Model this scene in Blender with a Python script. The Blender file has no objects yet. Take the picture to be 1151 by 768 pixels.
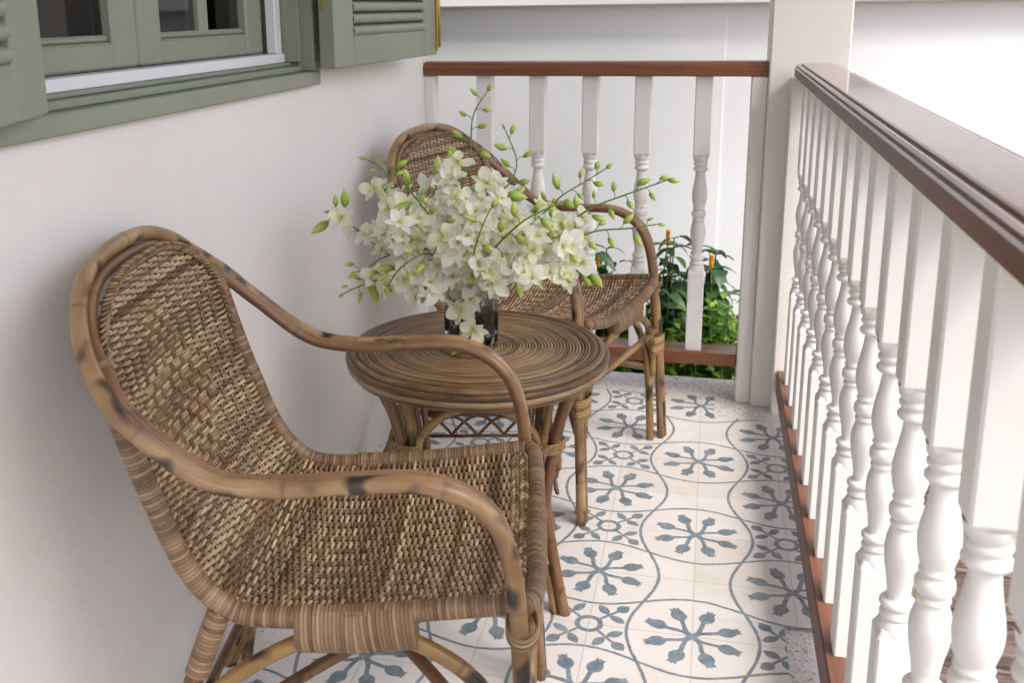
import bpy, math, random
from mathutils import Vector, Matrix
import numpy as np
R=math.radians
rng=random.Random(7)
sc=bpy.context.scene
col=sc.collection
# ------------------------------------------------------------ camera
cam=bpy.data.cameras.new('camera'); co=bpy.data.objects.new('camera',cam); col.objects.link(co)
yaw,pitch,roll=.2462,.2391,-.0140
fw=Vector((-math.sin(yaw)*math.cos(pitch),math.cos(yaw)*math.cos(pitch),-math.sin(pitch)))
r0=Vector((math.cos(yaw),math.sin(yaw),0)); u0=r0.cross(fw)
rr=r0*math.cos(roll)+u0*math.sin(roll); uu=-r0*math.sin(roll)+u0*math.cos(roll)
M=Matrix((rr,uu,-fw)).transposed().to_4x4(); M.translation=Vector((.1908,-2.7905,1.194)); co.matrix_world=M
cam.sensor_width=36; cam.lens=1141.56/1151*36; cam.shift_x=62.03/1151; cam.shift_y=-96.65/1151
cam.clip_start=.02; cam.clip_end=200
cam.dof.use_dof=True; cam.dof.focus_distance=1.95; cam.dof.aperture_fstop=8
sc.camera=co
# ------------------------------------------------------------ world, sun, exposure
SUN_EL,SUN_AZ=R(56),R(122)      # azimuth measured from +y towards +x
w=bpy.data.worlds.new('World'); sc.world=w; w.use_nodes=True
nt=w.node_tree; bg=nt.nodes['Background']
sk=nt.nodes.new('ShaderNodeTexSky'); sk.sky_type='NISHITA'; sk.sun_disc=False
sk.sun_elevation=SUN_EL; sk.sun_rotation=SUN_AZ; sk.air_density=1.0; sk.dust_density=4.2; sk.ozone_density=.6
nt.links.new(sk.outputs[0],bg.inputs[0]); bg.inputs[1].default_value=.15
sl=bpy.data.lights.new('sun','SUN'); so=bpy.data.objects.new('sun',sl); col.objects.link(so)
sl.energy=2.0; sl.angle=R(40); sl.color=(1,.975,.94)
sd=Vector((math.sin(SUN_AZ)*math.cos(SUN_EL),math.cos(SUN_AZ)*math.cos(SUN_EL),math.sin(SUN_EL)))
so.rotation_euler=sd.to_track_quat('Z','Y').to_euler()
sc.view_settings.view_transform='Standard'; sc.view_settings.look='None'; sc.view_settings.gamma=1
sc.view_settings.use_curve_mapping=False
sc.view_settings.exposure=1.45
sc.cycles.max_bounces=10; sc.cycles.diffuse_bounces=6; sc.cycles.transparent_max_bounces=12
# ------------------------------------------------------------ materials
class N:
    def __init__(s,name):
        s.m=bpy.data.materials.new(name); s.m.use_nodes=True; s.t=s.m.node_tree
        s.b=s.t.nodes['Principled BSDF']; s.out=s.t.nodes['Material Output']
    def n(s,t,**k):
        x=s.t.nodes.new(t)
        for a,v in k.items(): setattr(x,a,v)
        return x
    def l(s,a,b): s.t.links.new(a,b)
    def set(s,**k):
        for a,v in k.items(): s.b.inputs[a.replace('_',' ')].default_value=v
        return s
    def inp(s,sock,v):
        if isinstance(v,E_): v=v.s
        if hasattr(v,'is_linked') or isinstance(v,bpy.types.NodeSocket): s.l(v,sock)
        else: sock.default_value=v
    def noise(s,vec,scale,detail=3,rough=.5,dist=0):
        x=s.n('ShaderNodeTexNoise'); 
        if vec is not None: s.l(vec,x.inputs['Vector'])
        x.inputs['Scale'].default_value=scale; x.inputs['Detail'].default_value=detail; x.inputs['Roughness'].default_value=rough; x.inputs['Distortion'].default_value=dist
        return x.outputs[0]
    def ramp(s,fac,stops):
        x=s.n('ShaderNodeValToRGB'); s.l(fac,x.inputs[0]); e=x.color_ramp.elements
        while len(e)<len(stops): e.new(.5)
        for i,(p,c) in enumerate(stops): e[i].position=p; e[i].color=(*c,1) if len(c)==3 else c
        return x.outputs[0]
    def mix(s,f,a,b,mode='MIX'):
        x=s.n('ShaderNodeMix',data_type='RGBA',blend_type=mode)
        s.inp(x.inputs[0],f)
        for i,v in ((6,a),(7,b)):
            if isinstance(v,tuple): x.inputs[i].default_value=(*v,1)
            else: s.l(v,x.inputs[i])
        return x.outputs[2]
    def mapv(s,vec,scale=(1,1,1),loc=(0,0,0)):
        x=s.n('ShaderNodeMapping'); s.l(vec,x.inputs[0]); x.inputs['Scale'].default_value=scale; x.inputs['Location'].default_value=loc
        return x.outputs[0]
    def uv(s,name='uv'): x=s.n('ShaderNodeUVMap'); x.uv_map=name; return x.outputs[0]
    def obj(s): return s.n('ShaderNodeTexCoord').outputs['Object']
    def geo(s): return s.n('ShaderNodeNewGeometry').outputs['Position']
    def sep(s,v): x=s.n('ShaderNodeSeparateXYZ'); s.l(v,x.inputs[0]); return x.outputs
    def comb(s,a,b,c=0.):
        x=s.n('ShaderNodeCombineXYZ'); s.inp(x.inputs[0],a); s.inp(x.inputs[1],b); s.inp(x.inputs[2],c); return x.outputs[0]
    def bump(s,h,strength=.3,dist=.002):
        x=s.n('ShaderNodeBump'); s.l(h,x.inputs['Height']); x.inputs['Strength'].default_value=strength; x.inputs['Distance'].default_value=dist
        s.l(x.outputs[0],s.b.inputs['Normal']); return s
    def color(s,c): s.l(c,s.b.inputs['Base Color']); return s
class E_:                                     # scalar expressions as math nodes
    def __init__(s,N_,sock): s.N=N_; s.s=sock
    def op(s,o,*a,rev=False):
        x=s.N.n('ShaderNodeMath',operation=o); args=[s,*a]
        if rev: args=[a[0],s]
        for i,v in enumerate(args): s.N.inp(x.inputs[i],v if isinstance(v,E_) else float(v))
        return E_(s.N,x.outputs[0])
    def __add__(s,o): return s.op('ADD',o)
    __radd__=__add__
    def __sub__(s,o): return s.op('SUBTRACT',o)
    def __rsub__(s,o): return s.op('SUBTRACT',o,rev=True)
    def __mul__(s,o): return s.op('MULTIPLY',o)
    __rmul__=__mul__
    def __truediv__(s,o): return s.op('DIVIDE',o)
    def f(s,n,*a): return s.op(n,*a)
    def lt(s,o,soft=.006):                     # soft s<o
        return ((o-s)/soft+.5).f('MAXIMUM',0.).f('MINIMUM',1.)

def m_paint(name,c,rough=.45,var=.04,bump=.15,spec=.5):
    m=N(name); p=m.obj(); n1=m.noise(p,3,4,.6); n2=m.noise(p,55,3)
    d=tuple(x*(1-var*2.5) for x in c)
    m.color(m.ramp(n1,[(.3,d),(.7,c)])); m.set(Roughness=rough,Specular_IOR_Level=spec); m.bump(n2,bump,.001); return m.m
def m_plaster():
    m=N('plaster'); p=m.geo(); n1=m.noise(p,1.6,5,.6); n2=m.noise(p,7,8,.62); n3=m.noise(m.mapv(p,(1,1,.18)),6,4,.6)
    c=m.ramp(n1,[(.3,(.73,.712,.685)),(.7,(.79,.775,.75))])
    c=m.mix(m.ramp(n3,[(.5,(0,0,0)),(.75,(.2,.2,.2))]),c,(.64,.62,.595))
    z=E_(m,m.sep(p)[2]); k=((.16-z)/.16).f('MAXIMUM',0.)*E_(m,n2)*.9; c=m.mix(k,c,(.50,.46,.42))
    m.color(c).set(Roughness=.6); m.bump(n2,.5,.006); return m.m
def m_wood(name,c1,c2,rough=.28,axis=1,coat=.35,topgloss=False):
    m=N(name); p=m.obj(); s=[14,14,14]; s[axis]=.9
    g=m.noise(m.mapv(p,tuple(s)),2.2,6,.65,.6); g2=m.noise(m.mapv(p,tuple(x*5 for x in s)),3,3,.6)
    c=m.ramp(g,[(.25,c1),(.55,c2),(.8,tuple(x*1.25 for x in c2))])
    c=m.mix(m.ramp(g2,[(.55,(0,0,0)),(.72,(.5,.5,.5))]),c,tuple(x*.5 for x in c1))
    m.color(c).set(Roughness=rough,Coat_Weight=coat,Coat_Roughness=.12,Specular_IOR_Level=.35); m.bump(g2,.12,.001)
    if topgloss:
        nz=E_(m,m.sep(m.n('ShaderNodeNewGeometry').outputs['True Normal'])[2]); k=(nz.f('ABSOLUTE')-.4)*2.; k=k.f('MAXIMUM',0.).f('MINIMUM',1.)
        m.l((k*.95).s,m.b.inputs['Coat Weight']); m.b.inputs['Coat IOR'].default_value=2.0; m.l((k*.4+.08).s,m.b.inputs['Specular IOR Level']); sm=m.noise(m.mapv(p,(9,2,9)),1.6,4,.6)
        m.l((E_(m,sm)*.20+.0).s,m.b.inputs['Coat Roughness'])
    return m.m
def m_cane(name,cols,dark,scorch=.0,nodes=True,rough=.42):
    """pole: uv.x runs along the cane in metres, uv.y round it; rnd layer is one random pair per cane"""
    m=N(name); uv=m.uv(); rn=m.sep(m.uv('rnd')); us=m.sep(uv)
    sh=m.comb(E_(m,us[0])+E_(m,rn[0])*37.,E_(m,us[1])*.35,E_(m,rn[1])*9.)
    big=m.noise(m.mapv(sh,(5,2,1)),1.6,3,.5); st=m.noise(m.mapv(sh,(6,60,1)),2.0,4,.6); pos=m.noise(m.geo(),9,3)
    c=m.ramp(big,[(.3,cols[0]),(.5,cols[1]),(.72,cols[2])])
    c=m.mix(m.ramp(st,[(.42,(0,0,0)),(.75,(.55,.55,.55))]),c,dark)
    if scorch>0:
        sp=m.noise(m.mapv(sh,(22,5.5,1),(3,0,0)),1.0,1,.4)
        c=m.mix(m.ramp(sp,[(.66-.19*scorch,(0,0,0)),(.78-.19*scorch,(.95,.95,.95))]),c,(.016,.012,.010))
    if nodes:
        q=(E_(m,us[0])+E_(m,rn[0])*3.+E_(m,pos)*.004)/.19
        d=(q.f('FRACT')-.5).f('ABSOLUTE')
        k=d.lt(.010,.03)*.55
        c=m.mix(k,c,tuple(x*.6 for x in dark))
    m.color(c).set(Roughness=rough,Coat_Weight=.15,Coat_Roughness=.25); m.bump(st,.3,.0006); return m.m
def m_strand(name,ramp,rough=.5):
    m=N(name); uv=m.uv(); rn=m.sep(m.uv('rnd')); us=m.sep(uv)
    v=m.comb(E_(m,us[0])*1.+E_(m,rn[0])*31.,E_(m,us[1])*.3,E_(m,rn[1])*9.)
    a=m.noise(m.mapv(v,(9,3,1)),2,3,.6); st=m.noise(m.mapv(v,(20,40,1)),1.6,3)
    f=(E_(m,a)*.75+E_(m,rn[0])*.5-.12)
    c=m.ramp(f.s,ramp)
    big=m.noise(m.geo(),11,3,.6)
    c=m.mix(m.ramp(big,[(.5,(0,0,0)),(.75,(.22,.22,.22))]),c,tuple(x*.5 for x in ramp[0][1]))
    c=m.mix(m.ramp(st,[(.5,(0,0,0)),(.8,(.5,.5,.5))]),c,tuple(x*.45 for x in ramp[0][1]))
    m.color(c).set(Roughness=rough); m.bump(st,.3,.0005); return m.m
def m_wrap(name,ramp,pitch):
    """cane binding: every turn of the wrap has its own tone"""
    m=N(name); us=m.sep(m.uv()); rn=m.sep(m.uv('rnd'))
    k=((E_(m,us[0])+E_(m,rn[0])*.7)/pitch+.5).f('FLOOR')
    wn=m.n('ShaderNodeTexWhiteNoise',noise_dimensions='1D'); m.l(k.s,wn.inputs['W'])
    n=m.noise(m.comb(k*3.1,E_(m,us[1])*3.,0.),1.2,3); f=E_(m,wn.outputs[0])*.55+E_(m,n)*.5
    c=m.ramp(f.s,ramp)
    fr=(((E_(m,us[0])+E_(m,rn[0])*.7)/pitch).f('FRACT')-.5).f('ABSOLUTE')
    c=m.mix(fr.lt(.09,.1)*.75,c,(.035,.02,.012))
    m.color(c).set(Roughness=.5); return m.m
POLE=m_cane('cane_pale',[(.165,.085,.032),(.31,.19,.088),(.47,.335,.18)],(.16,.08,.035),scorch=.62)
POLE2=m_cane('cane_inner',[(.12,.052,.02),(.22,.115,.05),(.33,.19,.09)],(.12,.055,.03),scorch=.15)
LEG=m_cane('cane_golden',[(.16,.08,.022),(.29,.165,.048),(.40,.26,.095)],(.08,.038,.014),scorch=.52)
BROWN=m_cane('cane_brown',[(.10,.045,.016),(.17,.085,.032),(.25,.14,.058)],(.06,.025,.012),scorch=.2)
REDC=m_cane('cane_reddish',[(.12,.042,.014),(.18,.072,.026),(.27,.145,.06)],(.06,.022,.01),scorch=.3)
THIN=m_cane('cane_thin',[(.10,.045,.02),(.16,.075,.035),(.22,.11,.05)],(.06,.03,.015),nodes=False)
WEFT=m_strand('weave_strand',[(.12,(.065,.032,.012)),(.34,(.20,.112,.048)),(.54,(.37,.235,.125)),(.80,(.62,.46,.29))])
STAKE=m_strand('weave_stake',[(.2,(.04,.022,.011)),(.5,(.075,.042,.021)),(.8,(.13,.08,.042))])
BRAID=m_strand('arch_braid',[(.2,(.10,.055,.024)),(.5,(.22,.135,.065)),(.8,(.36,.25,.13))])
COIL=m_strand('table_coil',[(.12,(.055,.027,.010)),(.38,(.165,.09,.037)),(.62,(.28,.17,.078)),(.9,(.42,.285,.16))],.38)
SLAT=m_strand('weave_slat',[(.2,(.06,.032,.013)),(.5,(.15,.09,.04)),(.85,(.27,.18,.09))])
WRAP=m_wrap('cane_binding',[(.2,(.12,.063,.03)),(.5,(.225,.132,.068)),(.8,(.34,.22,.125))],.0052)
WRAPG=m_wrap('golden_binding',[(.2,(.19,.10,.035)),(.5,(.32,.18,.07)),(.8,(.42,.27,.12))],.0062)
WHITE=m_paint('white_paint',(.80,.795,.775),.36,.03,.14)
CREAM=m_paint('cream_paint',(.78,.76,.72),.4,.03,.08)
GREEN=m_paint('sage_paint',(.255,.288,.215),.42,.05,.25)
ALU=m_paint('white_aluminium',(.74,.76,.80),.3,.01,.02)
PLASTER=m_plaster()
GWALL=m_paint('garden_plaster',(.86,.88,.91),.8,.02,.2)
WOOD=m_wood('red_timber',(.09,.028,.009),(.20,.068,.022),.3,0)
WOODY=m_wood('red_timber_long',(.085,.032,.018),(.15,.062,.036),.34,1,.3,True)
WOODB=m_wood('red_timber_sill',(.10,.038,.022),(.16,.068,.04),.45,1,.1)
def m_tile():
    m=N('cement_tile'); p=m.sep(m.geo())
    wob=m.noise(m.geo(),60,3); wv=(E_(m,wob)-.5)*.022
    x=E_(m,p[0])/.2+wv; y=E_(m,p[1])/.2+wv
    a=(x+y)*.5; b=(x-y)*.5
    def local(ox,oy):
        A=a-ox; B=b-oy
        da=A-A.f('ROUND'); db=B-B.f('ROUND'); return da+db, da-db
    def polar(dx,dy):
        r=(dx*dx+dy*dy).f('SQRT').f('MAXIMUM',.001)
        th=dy.f('ABSOLUTE').f('ARCTAN2',dx.f('ABSOLUTE'))
        t=(th-math.pi/4).f('ABSOLUTE'); return r,t
    # big flower: eight curved stems with buds
    dx,dy=local(0,0); r,t=polar(dx,dy)
    tc=((r-.06)/.24).f('MAXIMUM',0.).f('MINIMUM',1.); tc=tc*(2.-tc)*R(22.5)
    lat=(r*(t-tc)).f('ABSOLUTE')
    stem=lat.lt(.024+(.10-r).f('MAXIMUM',0.)*.25,.008)*r.lt(.34)
    q=(r-.365)/.115
    bw=(1.-q*q).f('MAXIMUM',0.)*.078
    tip=(r-.36)*.5
    tipm=lat.lt(tip.f('MINIMUM',.046),.008)*r.lt(.475+(lat-.022).f('ABSOLUTE')*1.0)*(.38-r).lt(0.)
    bud=lat.lt(bw,.008)*q.f('ABSOLUTE').lt(.97,.02)
    F=stem.f('MAXIMUM',bud).f('MAXIMUM',tipm)
    # small motif: ring, crossed leaves and buds on the diagonals
    dx,dy=local(.5,.5); r,t=polar(dx,dy)
    X=r*t.f('COSINE'); Y=r*t.f('SINE')
    ring=(r-.115).f('ABSOLUTE').lt(.027,.008)
    st=Y.lt(.016,.008)*r.lt(.40)*(.13-r).lt(0.)
    q=(X-.44)/.085; bud=Y.lt((1.-q*q).f('MAXIMUM',0.)*.062,.008)*q.f('ABSOLUTE').lt(.97,.02)
    q=(Y-.10)/.095; leaf=(X-.275-(Y-.09)*.15).f('ABSOLUTE').lt((1.-q*q).f('MAXIMUM',0.)*.05,.008)*q.f('ABSOLUTE').lt(.97,.02)
    S=ring.f('MAXIMUM',st).f('MAXIMUM',bud).f('MAXIMUM',leaf)
    # keep small motif only around (even,odd) corners, not the blank ones
    par=((x+.5).f('FLOOR')*.5).f('FRACT').lt(.25,.01)
    S=S*par
    # waving lines
    fx=x.f('FLOOR'); fy=y.f('FLOOR')
    cx=((y-fx)*math.pi).f('COSINE'); cy=((x-fy)*math.pi).f('COSINE')
    lx=(x-fx-.5-cx*.13).f('ABSOLUTE'); ly=(y-fy-.5-cy*.13).f('ABSOLUTE')
    sx=((y-fx)*math.pi).f('SINE')*.4; sy=((x-fy)*math.pi).f('SINE')*.4
    lx=lx/((sx*sx+1.).f('SQRT')); ly=ly/((sy*sy+1.).f('SQRT'))
    W=lx.lt(.0165,.008).f('MAXIMUM',ly.lt(.0165,.008))
    ink=F.f('MAXIMUM',S).f('MAXIMUM',W).f('MINIMUM',1.)
    # joints and per-tile tone
    tx=E_(m,p[0])/.2; ty=E_(m,p[1])/.2
    jx=(tx-tx.f('ROUND')).f('ABSOLUTE').lt(.0055,.005); jy=(ty-ty.f('ROUND')).f('ABSOLUTE').lt(.0055,.005)
    wn=m.n('ShaderNodeTexWhiteNoise',noise_dimensions='2D'); m.l(m.comb(tx.f('FLOOR'),ty.f('FLOOR')),wn.inputs['Vector'])
    base=m.ramp(wn.outputs[0],[(0,(.715,.68,.635)),(.5,(.77,.745,.715)),(1,(.75,.73,.705))])
    n=m.noise(m.geo(),7,5,.65); base=m.mix(m.ramp(n,[(.45,(0,0,0)),(.8,(.35,.35,.35))]),base,(.62,.56,.50))
    n2=m.noise(m.geo(),26,5,.7)
    inkc=m.ramp(n2,[(.3,(.105,.15,.185)),(.7,(.24,.30,.35))])
    wear=m.noise(m.geo(),90,4,.7); k=ink*(E_(m,wear)*1.6+.25).f('MINIMUM',1.)
    c=m.mix(k,base,inkc); c=m.mix(jx.f('MAXIMUM',jy)*.6,c,(.44,.40,.35))
    dn=m.noise(m.geo(),3.2,6,.7); c=m.mix(m.ramp(dn,[(.52,(0,0,0)),(.72,(.28,.28,.28))]),c,(.45,.40,.34))
    m.color(c); m.set(Roughness=.42)
    rg=m.ramp(n,[(.3,(.3,)*3),(.7,(.5,)*3)]); m.l(rg,m.b.inputs['Roughness'])
    m.bump(n2,.08,.0006); return m.m
def m_terrazzo():
    m=N('pebble_wash'); g=m.geo(); v=m.n('ShaderNodeTexVoronoi'); m.l(g,v.inputs['Vector']); v.inputs['Scale'].default_value=230
    wn=m.n('ShaderNodeTexWhiteNoise'); m.l(v.outputs['Position'],wn.inputs['Vector'])
    c=m.ramp(wn.outputs[0],[(0,(.22,.19,.17)),(.09,(.55,.51,.48)),(.3,(.72,.70,.68)),(1,(.80,.79,.78))])
    n=m.noise(g,5,4); c=m.mix(m.ramp(n,[(.5,(0,0,0)),(.85,(.3,.3,.3))]),c,(.58,.55,.52))
    m.color(c).set(Roughness=.6); m.bump(v.outputs['Distance'],.3,.001); return m.m
TILE=m_tile(); TERR=m_terrazzo()
def m_simple(name,c,rough=.6,**k):
    m=N(name); m.set(Base_Color=(*c,1),Roughness=rough,**k); return m.m
def m_leaf(name,ramp,rough=.35,sss=.0):
    m=N(name); rn=m.sep(m.uv('rnd')); us=m.sep(m.uv()); n=m.noise(m.obj(),25,3)
    c=m.ramp((E_(m,rn[0])*.7+E_(m,n)*.35).s,ramp)
    mid=(E_(m,us[1])-.5).f('ABSOLUTE').lt(.035,.03)*.45
    c=m.mix(mid,c,tuple(min(1,x*2) for x in ramp[-1][1]))
    m.color(c).set(Roughness=rough)
    tr=m.n('ShaderNodeBsdfTranslucent'); m.l(c,tr.inputs[0]); mx=m.n('ShaderNodeMixShader'); mx.inputs[0].default_value=.25
    m.l(m.b.outputs[0],mx.inputs[1]); m.l(tr.outputs[0],mx.inputs[2]); m.l(mx.outputs[0],m.out.inputs[0]); return m.m
DLEAF=m_leaf('dark_leaf',[(.1,(.012,.05,.016)),(.5,(.03,.095,.028)),(.9,(.075,.16,.045))])
BLEAF=m_leaf('bright_leaf',[(.1,(.03,.11,.012)),(.5,(.12,.27,.025)),(.9,(.30,.45,.05))])
YEL=m_simple('yellow_bract',(.85,.42,.015),.5)
STEMG=m_simple('stem_green',(.10,.19,.04),.5); STEMD=m_simple('stem_brown',(.06,.05,.03),.7)
def m_petal():
    m=N('orchid_petal'); us=m.sep(m.uv()); rn=m.sep(m.uv('rnd'))
    f=E_(m,us[0])
    c=m.ramp(f.s,[(.0,(.55,.60,.12)),(.14,(.82,.83,.46)),(.38,(.91,.90,.77)),(1,(.94,.94,.90))])
    c2=m.ramp(f.s,[(0,(.45,.55,.08)),(.42,(.86,.86,.56)),(1,(.92,.92,.78))])
    c=m.mix(E_(m,rn[0]).f('GREATER_THAN',.72)*.65,c,c2)
    vein=m.noise(m.comb(f*2.,E_(m,us[1])*16.),2,2)
    m.color(c).set(Roughness=.5)
    m.bump(vein,.15,.001)
    tr=m.n('ShaderNodeBsdfTranslucent'); m.l(c,tr.inputs[0]); mx=m.n('ShaderNodeMixShader'); mx.inputs[0].default_value=.45
    m.l(m.b.outputs[0],mx.inputs[1]); m.l(tr.outputs[0],mx.inputs[2]); m.l(mx.outputs[0],m.out.inputs[0]); return m.m
PETAL=m_petal()
def m_bud():
    m=N('orchid_bud'); us=m.sep(m.uv()); rn=m.sep(m.uv('rnd'))
    c=m.ramp(us[0],[(0,(.16,.28,.03)),(.5,(.34,.47,.07)),(1,(.55,.62,.18))])
    c=m.mix(E_(m,rn[0]).f('GREATER_THAN',.93)*.8,c,(.72,.50,.03))
    m.color(c).set(Roughness=.4,Subsurface_Weight=.1,Subsurface_Radius=(.004,.006,.002)); return m.m
BUD=m_bud(); STEMO=m_simple('orchid_stem',(.11,.20,.03),.45)
def m_glass():
    m=N('smoked_glass'); m.set(Base_Color=(.45,.48,.50,1),Roughness=.03,Transmission_Weight=1.,IOR=1.48); return m.m
GLASS=m_glass()
def m_pane():
    m=N('window_pane'); g=m.n('ShaderNodeBsdfGlossy'); g.inputs['Roughness'].default_value=.02; t=m.n('ShaderNodeBsdfTransparent'); t.inputs[0].default_value=(.75,.78,.8,1)
    f=m.n('ShaderNodeFresnel'); f.inputs[0].default_value=1.6; mx=m.n('ShaderNodeMixShader'); m.l(f.outputs[0],mx.inputs[0]); m.l(t.outputs[0],mx.inputs[1]); m.l(g.outputs[0],mx.inputs[2]); m.l(mx.outputs[0],m.out.inputs[0]); return m.m
PANE=m_pane()
BRASS=m_simple('brass',(.62,.42,.10),.3,Metallic=.85)
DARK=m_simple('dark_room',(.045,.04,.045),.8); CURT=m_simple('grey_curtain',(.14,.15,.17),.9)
def m_soil():
    m=N('soil'); n=m.noise(m.geo(),18,6,.7); m.color(m.ramp(n,[(.35,(.10,.065,.04)),(.6,(.20,.14,.09)),(.8,(.33,.26,.18))])).set(Roughness=.95); m.bump(n,.8,.02); return m.m
SOIL=m_soil()
def m_sleeper():
    m=N('weathered_sleeper'); p=m.obj(); g=m.noise(m.mapv(p,(2.2,26,26)),2.4,7,.75,.4); v=m.noise(m.mapv(p,(1.2,60,60)),2,4,.7)
    c=m.ramp(g,[(.34,(.015,.010,.009)),(.48,(.10,.065,.055)),(.62,(.21,.15,.13)),(.8,(.36,.28,.25))])
    c=m.mix(m.ramp(v,[(.5,(0,0,0)),(.62,(.85,.85,.85))]),c,(.02,.014,.012))
    m.color(c).set(Roughness=.9); m.bump(g,1.,.012); return m.m
SLEEP=m_sleeper()
def m_stone():
    m=N('sandy_stone'); n=m.noise(m.obj(),30,5,.7); rn=m.sep(m.uv('rnd')); c=m.ramp((E_(m,n)*.6+E_(m,rn[0])*.4).s,[(.2,(.33,.25,.17)),(.8,(.62,.52,.40))]); m.color(c).set(Roughness=.9); m.bump(n,.5,.005); return m.m
STONE=m_stone()
CEIL=m_paint('ceiling_white',(.78,.77,.75),.8,.02,.1)
# ------------------------------------------------------------ mesh helper
class MB:
    def __init__(s): s.v=[];s.f=[];s.uv=[];s.rn=[];s.sm=[];s.mi=[]
    def add(s,vs,fs,uvs=None,rnd=None,smooth=True,mi=0):
        o=len(s.v); s.v+=[tuple(p) for p in vs]; rnd=rnd or (rng.random(),rng.random())
        for k,f in enumerate(fs):
            s.f.append(tuple(i+o for i in f)); s.sm.append(smooth); s.mi.append(mi)
            s.uv+= (uvs[k] if uvs else [(0,0)]*len(f)); s.rn+=[rnd]*len(f)
    def tube(s,pts,r,n=8,rnd=None,caps=True,flat=None,mi=0,u0=0.,closed=False):
        P=[Vector(p) for p in pts]; m=len(P); T=[]
        for i in range(m):
            a=P[(i-1)%m] if closed else P[max(i-1,0)]; b=P[(i+1)%m] if closed else P[min(i+1,m-1)]
            d=b-a; T.append(d.normalized() if d.length>1e-9 else Vector((0,0,1)))
        up=Vector((0,0,1)) if abs(T[0].z)<.9 else Vector((1,0,0))
        x=T[0].cross(up).normalized(); vs=[];L=[u0]
        for i in range(m):
            if i: L.append(L[-1]+(P[i]-P[i-1]).length); x=(x-T[i]*x.dot(T[i])).normalized()
            y=T[i].cross(x); ri=r(i/(m-1),L[-1]) if callable(r) else r
            for k in range(n):
                a=2*math.pi*k/n; ca,sa=math.cos(a),math.sin(a)
                if flat: vs.append(P[i]+x*ca*ri*flat[0]+y*sa*ri*flat[1])
                else: vs.append(P[i]+(x*ca+y*sa)*ri)
        fs=[];uv=[]
        rg=m if closed else m-1
        Lc=L[-1]+((P[0]-P[-1]).length if closed else 0)
        for i in range(rg):
            j=(i+1)%m; lj=L[j] if j>i else Lc
            for k in range(n):
                k2=(k+1)%n; fs.append((i*n+k,i*n+k2,j*n+k2,j*n+k)); uv.append([(L[i],k/n),(L[i],(k+1)/n),(lj,(k+1)/n),(lj,k/n)])
        if caps and not closed:
            fs.append(tuple(range(n-1,-1,-1))); uv.append([(L[0],.5)]*n)
            fs.append(tuple((m-1)*n+k for k in range(n))); uv.append([(L[-1],.5)]*n)
        s.add(vs,fs,uv,rnd,True,mi)
    def box(s,a,b,mat=None,bev=0.,rnd=None,mi=0):
        x0,y0,z0=a;x1,y1,z1=b
        if bev<=0:
            v=[(x0,y0,z0),(x1,y0,z0),(x1,y1,z0),(x0,y1,z0),(x0,y0,z1),(x1,y0,z1),(x1,y1,z1),(x0,y1,z1)]
            f=[(3,2,1,0),(4,5,6,7),(0,1,5,4),(1,2,6,5),(2,3,7,6),(3,0,4,7)]
        else:
            c=[Vector((x,y,z)) for z in (z0,z1) for (x,y) in ((x0,y0),(x1,y0),(x1,y1),(x0,y1))]
            ce=Vector(((x0+x1)/2,(y0+y1)/2,(z0+z1)/2)); v=[];idx={}
            for i,p in enumerate(c):
                for ax in range(3):   # vertex lying on the face of axis ax: inset along the other two
                    q=p.copy()
                    for k in range(3):
                        if k!=ax: q[k]-=bev*(1 if p[k]>ce[k] else -1)
                    idx[i,ax]=len(v); v.append(q)
            F=[((3,2,1,0),2),((4,5,6,7),2),((0,1,5,4),1),((2,3,7,6),1),((1,2,6,5),0),((3,0,4,7),0)]
            f=[tuple(idx[i,ax] for i in q) for q,ax in F]
            ed={}
            for q,ax in F:
                for k in range(4):
                    e=(q[k],q[(k+1)%4]); ed.setdefault(tuple(sorted(e)),[]).append((e,ax))
            for e,l in ed.items():
                (p,q),ax=l[0]; ax2=l[1][1]; f.append((idx[q,ax],idx[p,ax],idx[p,ax2],idx[q,ax2]))
            for i,p in enumerate(c):
                t=(idx[i,0],idx[i,1],idx[i,2]); n=(Vector(v[t[1]])-Vector(v[t[0]])).cross(Vector(v[t[2]])-Vector(v[t[0]]))
                f.append(t if n.dot(p-ce)>0 else t[::-1])
        if mat is not None: v=[mat@Vector(p) for p in v]
        s.add(v,f,None,rnd,False,mi)
    def lathe(s,prof,c=(0,0,0),n=20,cap=True,closedprof=False):
        vs=[(c[0]+r*math.cos(2*math.pi*k/n),c[1]+r*math.sin(2*math.pi*k/n),c[2]+z) for r,z in prof for k in range(n)]
        m=len(prof); fs=[(i*n+k,i*n+(k+1)%n,(i+1)*n+(k+1)%n,(i+1)*n+k) for i in range(m-1) for k in range(n)]
        if cap: fs+= [tuple(range(n-1,-1,-1)),tuple((m-1)*n+k for k in range(n))]
        s.add(vs,fs,None,None,True)
    def extrude(s,prof,axis,a,b):
        """closed 2-D profile swept straight along x or y"""
        n=len(prof); vs=[]
        for t in (a,b):
            for p,z in prof: vs.append((t,p,z) if axis=='x' else (p,t,z))
        fs=[(k,(k+1)%n,n+(k+1)%n,n+k) for k in range(n)]+[tuple(range(n-1,-1,-1)),tuple(n+k for k in range(n))]
        s.add(vs,fs,None,None,False)
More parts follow.
